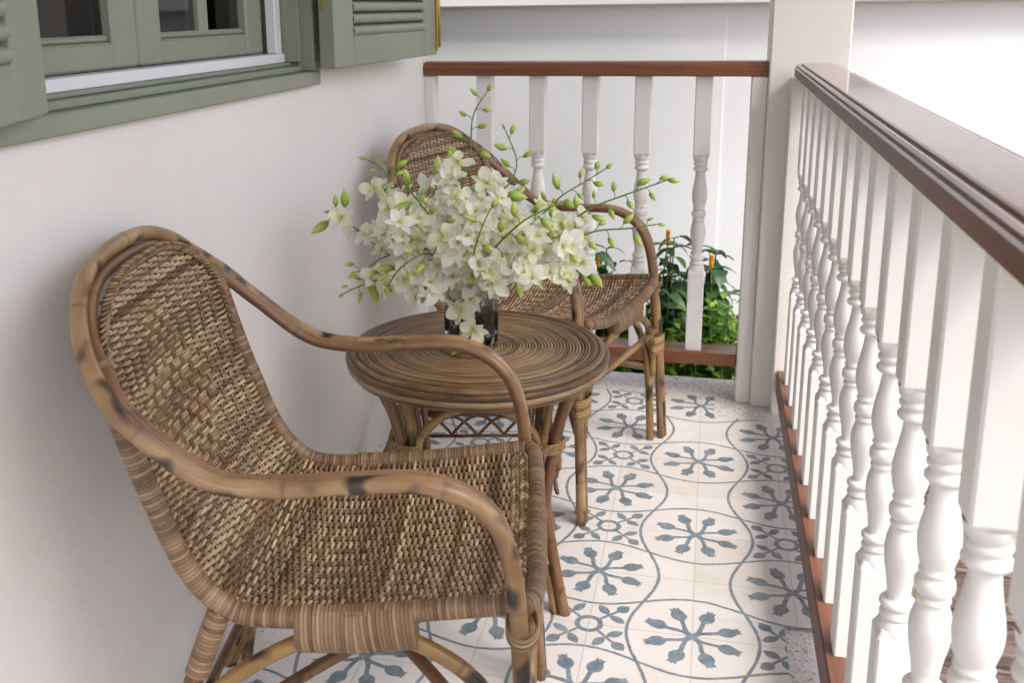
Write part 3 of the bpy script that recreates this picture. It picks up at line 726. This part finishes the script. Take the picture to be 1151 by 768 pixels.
# ------------------------------------------------------------ vase
VC=(-.272,-.835); VZ=TH+.001
vs=empty('vase',(VC[0],VC[1],VZ),label='dark fluted glass vase standing on the rattan table',cat='vase')
b=MB(); n=72; prof=[(0.001,0),(.050,0),(.0545,.004),(.0555,.02),(.0560,.09),(.0575,.165),(.0575,.170),(.0545,.171),(.0525,.165),(.0510,.09),(.0500,.022),(.046,.016),(.001,.015)]
V_=[];
for r_,z in prof:
    for k in range(n):
        a=2*math.pi*k/n; f=1+(.025*math.cos(a*12)+.012*math.cos(a*7+z*22) if (r_>.0535 and .003<z<.168) else (.01*math.cos(a*9+2) if .02<z<.16 else 0)); V_.append((r_*f*math.cos(a),r_*f*math.sin(a),z))
F_=[(i*n+k,i*n+(k+1)%n,(i+1)*n+(k+1)%n,(i+1)*n+k) for i in range(len(prof)-1) for k in range(n)]+[tuple(range(n-1,-1,-1)),tuple((len(prof)-1)*n+k for k in range(n))]
b.add(V_,F_,None,None,True); b.build('glass_body',GLASS,vs)
# ------------------------------------------------------------ orchids
def petal(mb,base,d,up,L,W,curl,rnd,roundness=.5,n=6):
    d=d.normalized(); s=d.cross(up).normalized(); up=s.cross(d).normalized(); vs=[]; uv=[]
    for i in range(n+1):
        t=i/n; w_=W*max(.10,(math.sin(math.pi*min(.985,(t*.94+.04)))**.55))*(.45+.55*min(1,t*1.9)*(1 if roundness>.66 else 1.25-.5*t))
        c=base+d*(L*t)+up*(curl*L*t*t)
        for k,q in enumerate((-1,-.5,0,.5,1)): vs.append(c+s*(w_*q*.5)+up*(.14*w_*abs(q)+.085*L*math.sin(q*6+t*7+curl*9)*t))
    fs=[];uvs=[]
    for i in range(n):
        for k in range(4):
            fs.append((i*5+k,i*5+k+1,(i+1)*5+k+1,(i+1)*5+k)); uvs.append([(i/n,k/4),(i/n,(k+1)/4),((i+1)/n,(k+1)/4),((i+1)/n,k/4)])
    mb.add(vs,fs,uvs,rnd)
def flower_mesh(seed,openness):
    r=random.Random(seed); b=MB(); rnd=(r.random(),r.random()); F=Vector((0,0,1)); S=.0355
    def dirn(a,tilt): return Vector((math.cos(a)*math.cos(tilt),math.sin(a)*math.cos(tilt),math.sin(tilt)))
    t0=openness
    for a in (90,212,-32): petal(b,Vector((0,0,0)),dirn(R(a+r.uniform(-8,8)),t0+r.uniform(-.1,.15)),F,S*r.uniform(.95,1.08),S*.47,-.15+r.uniform(-.45,.35),rnd,.62)
    for a in (22,158): petal(b,Vector((0,0,.002)),dirn(R(a+r.uniform(-8,8)),t0+.08+r.uniform(-.1,.1)),F,S*1.02,S*.86,-.10+r.uniform(-.4,.35),rnd,.7)
    petal(b,Vector((0,-.001,.003)),Vector((0,-.55,.85)),Vector((0,.85,.5)),S*.62,S*.60,-.55,(.9,.5),.8)
    petal(b,Vector((0,0,.002)),Vector((.4,-.1,.9)),Vector((-1,0,.3)),S*.34,S*.3,.3,(.9,.5),.8); petal(b,Vector((0,0,.002)),Vector((-.4,-.1,.9)),Vector((1,0,.3)),S*.34,S*.3,.3,(.9,.5),.8)
    b.tube([(0,0,.001),(0,.0015,.008)],.0022,6,rnd=(.9,.9))
    b.tube([(0,0,.002),(0,-.004,-.010),(0,-.002,-.022)],.0014,5,rnd=(.95,.9))
    return b
def bud_mesh(seed,L):
    r=random.Random(seed); b=MB(); n=8; m=9; vs=[];fs=[];uv=[]
    for i in range(m+1):
        t=i/m; rr_=.30*L*math.sin(math.pi*min(.995,t*.96+.03))**.8*(1.05-.45*t); bend=.18*L*t*t
        for k in range(n): a=2*math.pi*k/n; vs.append((rr_*math.cos(a)+bend,rr_*.85*math.sin(a),L*t))
    for i in range(m):
        for k in range(n): fs.append((i*n+k,i*n+(k+1)%n,(i+1)*n+(k+1)%n,(i+1)*n+k)); uv.append([(i/m,0),(i/m,0),((i+1)/m,0),((i+1)/m,0)])
    fs.append(tuple(range(n-1,-1,-1))); uv.append([(0,0)]*n); fs.append(tuple(m*n+k for k in range(n))); uv.append([(1,0)]*n)
    b.add(vs,fs,uv,(.3,.5)); return b
def hold(mb,name,mat):
    o=mb.build(name,mat); me=o.data; bpy.data.objects.remove(o); return me
FM=[hold(flower_mesh(i,[.05,.25,.45,.0,.7,.35,-.15,1.0][i]),'flower',PETAL) for i in range(8)]
BM=[hold(bud_mesh(i,[.020,.017,.023,.014,.026,.018,.012][i]),'bud',BUD) for i in range(7)]
def place(me,name,parent,pos,z,yaxis=None,sc_=1.):
    o=bpy.data.objects.new(name,me); col.objects.link(o); o.parent=parent
    q=z.normalized().to_track_quat('Z','Y'); m_=q.to_matrix().to_4x4()@Matrix.Rotation(rng.uniform(0,6.28) if yaxis is None else yaxis,4,'Z'); m_=m_@Matrix.Scale(sc_,4); m_.translation=pos; o.matrix_basis=m_
    return o
GC=Vector((VC[0],VC[1],.70))
def spray(pts,nf,nb,label,f0=.45,f1=.9,b0=None,spread=.026,thick=.0032):
    """pts: stem path in world metres from the vase to the tip; nf open flowers, nb buds toward the tip"""
    root=empty('orchid_spray',pts[0],label=label,cat='orchid spray',group='white orchid sprays in the vase')
    o=Vector(pts[0]); P=[p-o for p in cr(pts,8)]; P=resample(P,.012); n=len(P)
    s=MB(); s.tube(P,lambda t,L:thick*(1-.6*t),6)
    def at(t): i=min(n-2,int(t*(n-1))); f=t*(n-1)-i; return P[i].lerp(P[i+1],f),(P[i+1]-P[i]).normalized()
    side=rng.choice((-1,1))
    fl=[]; 
    for k in range(nf):
        t=f0+(f1-f0)*(k+rng.uniform(-.3,.3))/max(1,nf-1) if nf>1 else (f0+f1)/2
        p,T=at(max(.02,min(.99,t))); out=(p+o-GC); out.normalize()
        rv=Vector((rng.uniform(-1,1),rng.uniform(-1,1),rng.uniform(-.6,.8)))
        d=(out*.9+rv*.9+Vector((.15,-.55,.1))); d=(d-T*d.dot(T)*.5).normalized()
        e=p+d*spread*rng.uniform(.6,1.3); s.tube(cr([p,p+d*spread*.4+T*.006,e-d*.012],3),.0009,5)
        face=(d*.55+out*.35+Vector((.2,-.75,.25))+rv*.45).normalized(); fl.append((e,face))
    bl=[]
    b0=f1+.02 if b0 is None else b0
    for k in range(nb):
        t=b0+(1-b0)*k/max(1,nb-1) if nb>1 else 1; p,T=at(min(.999,t)); side=-side
        h=T.cross(Vector((0,-1,.2))).normalized()*side; d=(T*.5+h*.9+Vector((rng.uniform(-.4,.4),rng.uniform(-.5,.2),rng.uniform(-.5,.2)))).normalized()
        ln=.020*(1.25-.7*k/max(1,nb)); 
        if k==nb-1: d=T; ln=.004
        e=p+d*ln; s.tube(cr([p,p+d*ln*.5+T*.003,e],3),.0008,5); bd=(d*.8+Vector((0,0,-.55))*rng.random()+T*.2).normalized(); bl.append((e-bd*.0015,bd,1.15-.55*k/max(1,nb)))
    s.build('stem',STEMO,root)
    for e,f in fl: place(FM[rng.randrange(8)],'flower',root,e,f,None,rng.uniform(.64,.98))
    for e,d,k in bl: place(BM[rng.randrange(7)],'bud',root,e,d,None,k*1.7)
    return root
m0=(VC[0],VC[1],VZ+.03)
def Vp(x,y,z): return (x,y,z)
def st(dx=0,dy=0): return [(VC[0]+dx*.5,VC[1]+dy*.5,VZ+.02),(VC[0]-dx,VC[1]-dy,VZ+.16)]
#SPRAYS#
SP_=[
([(-0.252, -0.831, 0.551), (-0.301, -0.841, 0.686), (-0.296, -0.84, 0.755), (-0.294, -0.82, 0.833), (-0.279, -0.8, 0.912), (-0.274, -0.79, 0.983), (-0.248, -0.78, 1.03)],1,10,0.6,0.64,0.62,'tallest orchid spray, its green buds rising in front of the back railing'),
([(-0.287, -0.815, 0.551), (-0.251, -0.864, 0.686), (-0.254, -0.86, 0.751), (-0.227, -0.84, 0.821), (-0.193, -0.82, 0.854), (-0.183, -0.8, 0.896), (-0.21, -0.78, 0.954)],3,10,0.35,0.55,0.56,'upright orchid spray with hanging green buds right of the tallest one'),
([(-0.296, -0.828, 0.551), (-0.237, -0.845, 0.686), (-0.182, -0.86, 0.709), (-0.09, -0.88, 0.768), (-0.025, -0.9, 0.821), (0.045, -0.9, 0.852), (0.116, -0.9, 0.88)],6,17,0.3,0.52,0.42,"longest orchid spray, reaching far right over the far chair's arm"),
([(-0.297, -0.833, 0.551), (-0.236, -0.838, 0.686), (-0.204, -0.84, 0.722), (-0.126, -0.82, 0.793), (-0.088, -0.82, 0.831), (-0.048, -0.8, 0.855), (-0.008, -0.79, 0.881)],5,15,0.3,0.55,0.4,'orchid spray arching to the upper right with plump green buds'),
([(-0.293, -0.822, 0.551), (-0.241, -0.854, 0.686), (-0.165, -0.9, 0.702), (-0.056, -0.94, 0.765), (-0.007, -0.94, 0.788), (0.05, -0.94, 0.795), (0.103, -0.93, 0.803)],8,12,0.3,0.7,0.52,'orchid spray running right just below the longest one, buds hanging'),
([(-0.247, -0.833, 0.551), (-0.308, -0.838, 0.686), (-0.343, -0.84, 0.734), (-0.394, -0.84, 0.788), (-0.435, -0.84, 0.846), (-0.452, -0.84, 0.878), (-0.484, -0.84, 0.897)],6,13,0.35,0.62,0.45,'orchid spray leaning left with buds against the plaster wall, topmost on that side'),
([(-0.248, -0.828, 0.551), (-0.307, -0.845, 0.686), (-0.357, -0.86, 0.71), (-0.425, -0.88, 0.736), (-0.482, -0.88, 0.752), (-0.519, -0.88, 0.773), (-0.551, -0.88, 0.792)],7,4,0.35,0.93,0.95,'leftmost orchid spray with open white flowers at its tip'),
([(-0.256, -0.815, 0.551), (-0.294, -0.863, 0.686), (-0.34, -0.92, 0.698), (-0.374, -0.96, 0.707), (-0.413, -0.98, 0.688), (-0.454, -0.98, 0.672), (-0.493, -0.98, 0.652)],7,12,0.25,0.62,0.5,'low left orchid spray drooping with green and yellow buds'),
([(-0.272, -0.81, 0.551), (-0.271, -0.871, 0.686), (-0.271, -0.895, 0.662), (-0.27, -0.915, 0.64), (-0.256, -0.93, 0.618), (-0.249, -0.93, 0.589), (-0.271, -0.93, 0.551)],6,4,0.3,0.84,0.82,'orchid spray spilling over the front of the glass vase'),
([(-0.256, -0.816, 0.551), (-0.295, -0.862, 0.686), (-0.327, -0.9, 0.694), (-0.382, -0.93, 0.726), (-0.422, -0.95, 0.72), (-0.447, -0.96, 0.703), (-0.471, -0.97, 0.694)],7,3,0.3,0.9,0.93,'orchid spray bent toward the lower left, flowers hanging over the table'),
([(-0.293, -0.821, 0.551), (-0.242, -0.855, 0.686), (-0.205, -0.88, 0.686), (-0.134, -0.88, 0.713), (-0.09, -0.88, 0.707), (-0.055, -0.88, 0.702), (-0.039, -0.87, 0.682)],8,2,0.25,0.93,0.97,'orchid spray bent to the lower right above the far seat'),
([(-0.268, -0.81, 0.551), (-0.278, -0.871, 0.686), (-0.296, -0.98, 0.733), (-0.306, -1.05, 0.758), (-0.325, -1.08, 0.752), (-0.351, -1.08, 0.73), (-0.373, -1.07, 0.697)],1,11,0.3,0.35,0.35,'budding spray bending in front of the blooms on the lower left'),
([(-0.283, -0.813, 0.551), (-0.256, -0.867, 0.686), (-0.201, -0.98, 0.746), (-0.15, -1.05, 0.802), (-0.116, -1.06, 0.832), (-0.086, -1.05, 0.847), (-0.055, -1.03, 0.86)],1,12,0.3,0.35,0.35,'budding spray lying across the blooms on the right, thick with green buds'),
([(-0.278, -0.811, 0.551), (-0.263, -0.87, 0.686), (-0.231, -1.0, 0.732), (-0.202, -1.08, 0.791), (-0.188, -1.09, 0.826), (-0.176, -1.08, 0.853)],1,9,0.3,0.35,0.4,'short budding spray standing in front of the middle of the bouquet'),
([(-0.266, -0.811, 0.551), (-0.281, -0.87, 0.686), (-0.294, -0.92, 0.754), (-0.327, -0.96, 0.817), (-0.357, -0.96, 0.854), (-0.391, -0.95, 0.886), (-0.415, -0.94, 0.908)],2,11,0.3,0.4,0.42,'budding spray rising over the left blooms beside the far chair back'),
([(-0.265, -0.811, 0.551), (-0.283, -0.869, 0.686), (-0.286, -0.88, 0.755), (-0.307, -0.9, 0.817), (-0.317, -0.9, 0.864)],16,1,.30,1.0,.80,'orchid spray with open flowers before the far chair back, left one of the upper two'),
([(-0.272, -0.81, 0.551), (-0.272, -0.871, 0.686), (-0.272, -0.9, 0.765), (-0.275, -0.92, 0.834), (-0.272, -0.92, 0.89)],16,1,.30,1.0,.80,'orchid spray with topmost open white flowers, standing before the far chair back'),
([(-0.283, -0.813, 0.551), (-0.256, -0.867, 0.686), (-0.25, -0.88, 0.761), (-0.227, -0.9, 0.82), (-0.211, -0.88, 0.859)],16,2,.30,1.0,.80,'orchid spray with open flowers just right of the topmost white blooms'),
([(-0.263, -0.812, 0.551), (-0.284, -0.869, 0.686), (-0.303, -0.92, 0.736), (-0.351, -0.94, 0.792), (-0.389, -0.94, 0.829)],16,3,.30,1.0,.80,'orchid spray with white flowers at the upper left edge of the mass'),
([(-0.269, -0.81, 0.551), (-0.277, -0.871, 0.686), (-0.287, -0.95, 0.735), (-0.34, -0.98, 0.762), (-0.381, -1.0, 0.789)],16,0,.30,1.0,.80,'orchid spray with white flowers at the left middle of the mass'),
([(-0.278, -0.811, 0.551), (-0.263, -0.87, 0.686), (-0.243, -0.95, 0.737), (-0.222, -1.0, 0.789), (-0.213, -1.0, 0.826)],16,0,.30,1.0,.80,'orchid spray with white flowers in the very centre of the mass, facing the viewer'),
([(-0.283, -0.813, 0.551), (-0.256, -0.867, 0.686), (-0.216, -0.95, 0.738), (-0.176, -0.98, 0.781), (-0.147, -0.98, 0.816)],16,3,.30,1.0,.80,'orchid spray with white flowers right of centre, above the vase rim'),
([(-0.284, -0.813, 0.551), (-0.254, -0.866, 0.686), (-0.208, -0.95, 0.73), (-0.134, -0.98, 0.761), (-0.076, -0.98, 0.783)],16,2,.30,1.0,.80,'orchid spray with white flowers at the right middle of the mass'),
([(-0.274, -0.81, 0.551), (-0.27, -0.871, 0.686), (-0.262, -0.98, 0.726), (-0.268, -1.02, 0.752), (-0.271, -1.04, 0.782)],16,1,.30,1.0,.80,'orchid spray with nearest white flowers, left of the spray over the vase'),
([(-0.269, -0.81, 0.551), (-0.277, -0.871, 0.686), (-0.291, -0.97, 0.713), (-0.332, -1.0, 0.714), (-0.38, -1.0, 0.685)],16,1,.30,1.0,.80,'orchid spray with white flowers hanging low left over the table'),
([(-0.283, -0.812, 0.551), (-0.257, -0.868, 0.686), (-0.214, -0.96, 0.714), (-0.163, -1.0, 0.727), (-0.117, -1.0, 0.709)],16,3,.30,1.0,.80,'orchid spray with white flowers hanging low right over the table'),
([(-0.257, -0.855, 0.551), (-0.293, -0.806, 0.686), (-0.297, -0.8, 0.708), (-0.355, -0.72, 0.746), (-0.399, -0.7, 0.795)],16,3,.30,1.0,.80,'orchid spray with white flowers at the back, close to the plaster wall'),
([(-0.28, -0.859, 0.551), (-0.261, -0.801, 0.686), (-0.254, -0.78, 0.705), (-0.223, -0.7, 0.737), (-0.168, -0.68, 0.774)],16,3,.30,1.0,.80,'orchid spray with white flowers at the back, close to the far chair arm'),
([(-0.278, -0.811, 0.551), (-0.263, -0.87, 0.686), (-0.231, -1.0, 0.741), (-0.201, -1.02, 0.73), (-0.178, -1.01, 0.698)],16,1,.30,1.0,.80,'orchid spray with white flowers drooping over the right of the vase rim'),
([(-0.269, -0.81, 0.551), (-0.276, -0.871, 0.686), (-0.288, -0.98, 0.716), (-0.304, -1.0, 0.699), (-0.322, -1.0, 0.67)],16,1,.30,1.0,.80,'orchid spray with white flowers drooping over the left of the vase rim'),
([(-0.273, -0.86, 0.551), (-0.271, -0.799, 0.686), (-0.27, -0.75, 0.707), (-0.25, -0.66, 0.738), (-0.224, -0.64, 0.784)],16,1,.30,1.0,.80,'orchid spray with white flowers at the back in front of the far chair seat'),
([(-0.272, -0.81, 0.551), (-0.272, -0.871, 0.686), (-0.27, -0.98, 0.734), (-0.24, -1.03, 0.781), (-0.227, -1.05, 0.819)],16,3,.30,1.0,.80,'orchid spray with nearest white flowers, just above the glass vase'),
([(-0.292, -0.82, 0.551), (-0.243, -0.856, 0.686), (-0.183, -0.9, 0.719), (-0.108, -0.88, 0.767), (-0.048, -0.88, 0.794)],16,0,.30,1.0,.80,'orchid spray with white flowers at the far right end of the mass'),
([(-0.26, -0.813, 0.551), (-0.29, -0.866, 0.686), (-0.321, -0.92, 0.726), (-0.391, -0.93, 0.756), (-0.446, -0.93, 0.741)],16,0,.30,1.0,.80,'orchid spray with white flowers at the far left of the mass, below the leaning buds'),
([(-0.25, -0.823, 0.551), (-0.304, -0.852, 0.686), (-0.319, -0.86, 0.73), (-0.398, -0.84, 0.797), (-0.454, -0.84, 0.832)],16,1,.30,1.0,.80,'orchid spray with white flowers up and left, below the topmost left buds'),
([(-0.288, -0.816, 0.551), (-0.249, -0.863, 0.686), (-0.195, -0.93, 0.708), (-0.108, -0.93, 0.712), (-0.057, -0.93, 0.683)],16,0,.30,1.0,.80,'orchid spray with white flowers low at the far right over the chair seat'),
]
for P_,nf,nb,f0,f1,b0,lb in SP_: spray([P_[0],P_[1]]+P_[2:],nf,nb,lb,f0,f1,b0)
#ENDSPRAYS#
# ------------------------------------------------------------ plants
def leaf(mb,base,d,L,W,droop,rnd=None,n=4):
    d=Vector(d).normalized(); up=Vector((0,0,1)); s=d.cross(up)
    s=s.normalized() if s.length>.05 else Vector((1,0,0)); nrm=s.cross(d).normalized(); vs=[];fs=[];uv=[]
    roll_=rng.uniform(-.5,.5); s,nrm=s*math.cos(roll_)+nrm*math.sin(roll_),nrm*math.cos(roll_)-s*math.sin(roll_)
    for i in range(n+1):
        t=i/n; w_=W*math.sin(math.pi*min(.98,t*.9+.06))**.85; c=base+d*(L*t)+Vector((0,0,-droop*L*t*t))
        vs+=[c-s*w_*.5+nrm*w_*.16,c,c+s*w_*.5+nrm*w_*.16]
    for i in range(n):
        for k in range(2): fs.append((i*3+k,i*3+k+1,(i+1)*3+k+1,(i+1)*3+k)); uv.append([(i/n,k/2),(i/n,(k+1)/2),((i+1)/n,(k+1)/2),((i+1)/n,k/2)])
    mb.add(vs,fs,uv,rnd or (rng.random(),rng.random()))
def shrimp(x,y,h,ns,spikes,label,g=-.42,leafL=.11):
    root=empty('flowering_shrub',(x,y,g),label=label,cat='shrub',group='yellow flowering shrubs in the bed')
    s=MB(); f=MB(); sp=[]
    for k in range(ns):
        a=rng.uniform(0,6.28); r_=rng.uniform(.0,.10); top=Vector((r_*math.cos(a)*1.9,r_*math.sin(a)*1.5,h*rng.uniform(.72,1.0)))
        if k<len(spikes): top=Vector(spikes[k])-Vector((x,y,g))
        b0=Vector((r_*math.cos(a)*.4,r_*math.sin(a)*.4,0)); P=cr([b0,b0.lerp(top,.5)+Vector((rng.uniform(-.02,.02),rng.uniform(-.02,.02),.02)),top],6); s.tube(P,.0028,5)
        m=len(P); yaw_=rng.uniform(0,3.14); nn=int((top.z)/.05)
        for j in range(2,nn+1):
            t=j/nn; i=min(m-1,int(t*(m-1))); p=P[i]; yaw_+=1.57+rng.uniform(-.3,.3)
            for q in (0,math.pi):
                el=rng.uniform(.05,.6); d=Vector((math.cos(yaw_+q)*math.cos(el),math.sin(yaw_+q)*math.cos(el),math.sin(el))); LL=leafL*rng.uniform(.65,1.15)*(1 if t<.85 else .7)
                leaf(f,p,d,LL,LL*.46,rng.uniform(.35,.9))
        if k<len(spikes): sp.append(top)
    s.build('stems',STEMG,root); f.build('foliage',DLEAF,root)
    for p in sp:
        b=MB(); H=.052; ly=7
        for i in range(ly):
            z=H*i/ly; rr_=.0085*(1-i/ly*.75)
            for q in range(4):
                a=q*math.pi/2+i*.6; d=Vector((math.cos(a)*.45,math.sin(a)*.45,1)); leaf(b,p+Vector((math.cos(a)*rr_*.4,math.sin(a)*rr_*.4,z)),d,.017,.011,.0,n=3)
        b.build('flower_spike',YEL,root)
    return root
def lowplant(x,y,h,ns,label,g=-.42,lf=.036,wide=.12):
    root=empty('bushy_plant',(x,y,g),label=label,cat='plant',group='low bright green plants in the bed')
    s=MB(); f=MB()
    for k in range(ns):
        a=rng.uniform(0,6.28); r_=wide*math.sqrt(rng.random()); top=Vector((r_*math.cos(a),r_*math.sin(a),h*rng.uniform(.6,1.)))
        b0=top*.25; b0.z=0; P=cr([b0,b0.lerp(top,.5)+Vector((rng.uniform(-.02,.02),rng.uniform(-.02,.02),0)),top],5); s.tube(P,.0015,4)
        m=len(P); yw=rng.uniform(0,3); nn=int(top.z/.02)
        for j in range(2,nn+1):
            t=j/nn; p=P[min(m-1,int(t*(m-1)))]; yw+=1.3+rng.uniform(-.3,.3)
            for q in (0,math.pi):
                el=rng.uniform(.1,.9); LL=lf*rng.uniform(.7,1.3); leaf(f,p,(math.cos(yw+q)*math.cos(el),math.sin(yw+q)*math.cos(el),math.sin(el)),LL,LL*.55,rng.uniform(.1,.5),n=3)
    s.build('stems',STEMG,root); f.build('foliage',BLEAF,root); return root
#PLANTS#

shrimp(.03,.78,.84,8,[(.062,.80,.365),(-.19,.84,.255)],'tall dark-leaved shrub with the highest yellow flower spike, behind the railing',leafL=.15)
shrimp(.25,.86,.80,8,[(.215,.78,.285)],'dark-leaved shrub next to the column with one small yellow spike',leafL=.15)
shrimp(-.20,.86,.76,8,[],'dark-leaved shrub behind the seat of the far armchair',leafL=.14)
shrimp(-.48,1.0,.60,6,[],'short dark-leaved shrub by the house end of the bed')
shrimp(.46,.95,.76,6,[],'dark-leaved shrub hidden mostly by the column')
shrimp(.14,1.12,.66,7,[],'dark-leaved shrub close to the garden wall')
lowplant(.09,.60,.60,36,'bright leafy plant right behind the bottom rail, left of the last baluster')
lowplant(.25,.60,.64,38,'bright leafy plant between the last baluster and the column')
lowplant(-.08,.66,.56,24,'bright leafy plant at the height of the far armchair seat')
lowplant(-.30,.70,.50,28,'bright leafy plant beyond the legs of the far armchair')
lowplant(.0,.56,.38,26,'small leafy plant seen under the bottom rail',wide=.1)
lowplant(.20,.55,.38,26,'small leafy plant near the slab edge by the column',wide=.1)
lowplant(-.5,.75,.40,20,'small leafy plant at the house end of the bed')

sb=MB()
for k in range(46):
    x,y=rng.uniform(-.6,.5),rng.uniform(.48,.80); r_=rng.uniform(.018,.04); rnd=(rng.random(),rng.random()); vs=[];n=8
    for i in range(5):
        a=math.pi*i/4
        for q in range(n): t=2*math.pi*q/n; j=rng.uniform(.85,1.15); vs.append((x+r_*math.sin(a)*math.cos(t)*1.3*j,y+r_*math.sin(a)*math.sin(t)*j,-.415+r_*.6*math.cos(a)+.01))
    sb.add(vs,[(i*n+q,i*n+(q+1)%n,(i+1)*n+(q+1)%n,(i+1)*n+q) for i in range(4) for q in range(n)],None,rnd)
tag(sb.build('gravel',STONE),kind='stuff')
# sleepers laid beside the porch
for k in range(16):
    y=-2.6+k*.215; b=MB(); L0=.60+rng.uniform(-.01,.01); L1=2.6+rng.uniform(-.04,.04); xs=[L0+(L1-L0)*i/24 for i in range(25)]
    vs=[]; hw_=.098
    for x in xs:
        j=[rng.uniform(-.004,.004) for _ in range(8)]
        vs+=[(x-1.6,-hw_+j[0],-.12),(x-1.6,hw_+j[1],-.12),(x-1.6,hw_+j[2],-.012+j[3]),(x-1.6,hw_-.012+j[4],j[5]*.8),(x-1.6,-hw_+.012+j[6],j[7]*.8),(x-1.6,-hw_+j[1],-.012+j[2])]
    fs=[(i*6+q,i*6+(q+1)%6,(i+1)*6+(q+1)%6,(i+1)*6+q) for i in range(24) for q in range(6)]+[tuple(range(5,-1,-1)),tuple(24*6+q for q in range(6))]
    b.add(vs,fs,smooth=False); o=b.build('timber_sleeper',SLEEP); o.location=(1.6,y,-.27+rng.uniform(-.006,.006)); o.rotation_euler=(0,0,rng.uniform(-.008,.008))
    tag(o,'weathered dark timber sleeper on the ground beyond the side railing','sleeper','weathered timber sleepers beside the porch')
gr=MB()
for k in range(420):
    x,y=rng.uniform(.54,.72),rng.uniform(-2.4,.3); a=rng.uniform(0,6.28); leaf(gr,Vector((x,y,-.42)),(math.cos(a)*.4,math.sin(a)*.4,1),rng.uniform(.10,.24),.008,rng.uniform(.1,.6),n=4)
tag(gr.build('grass',BLEAF),kind='stuff')
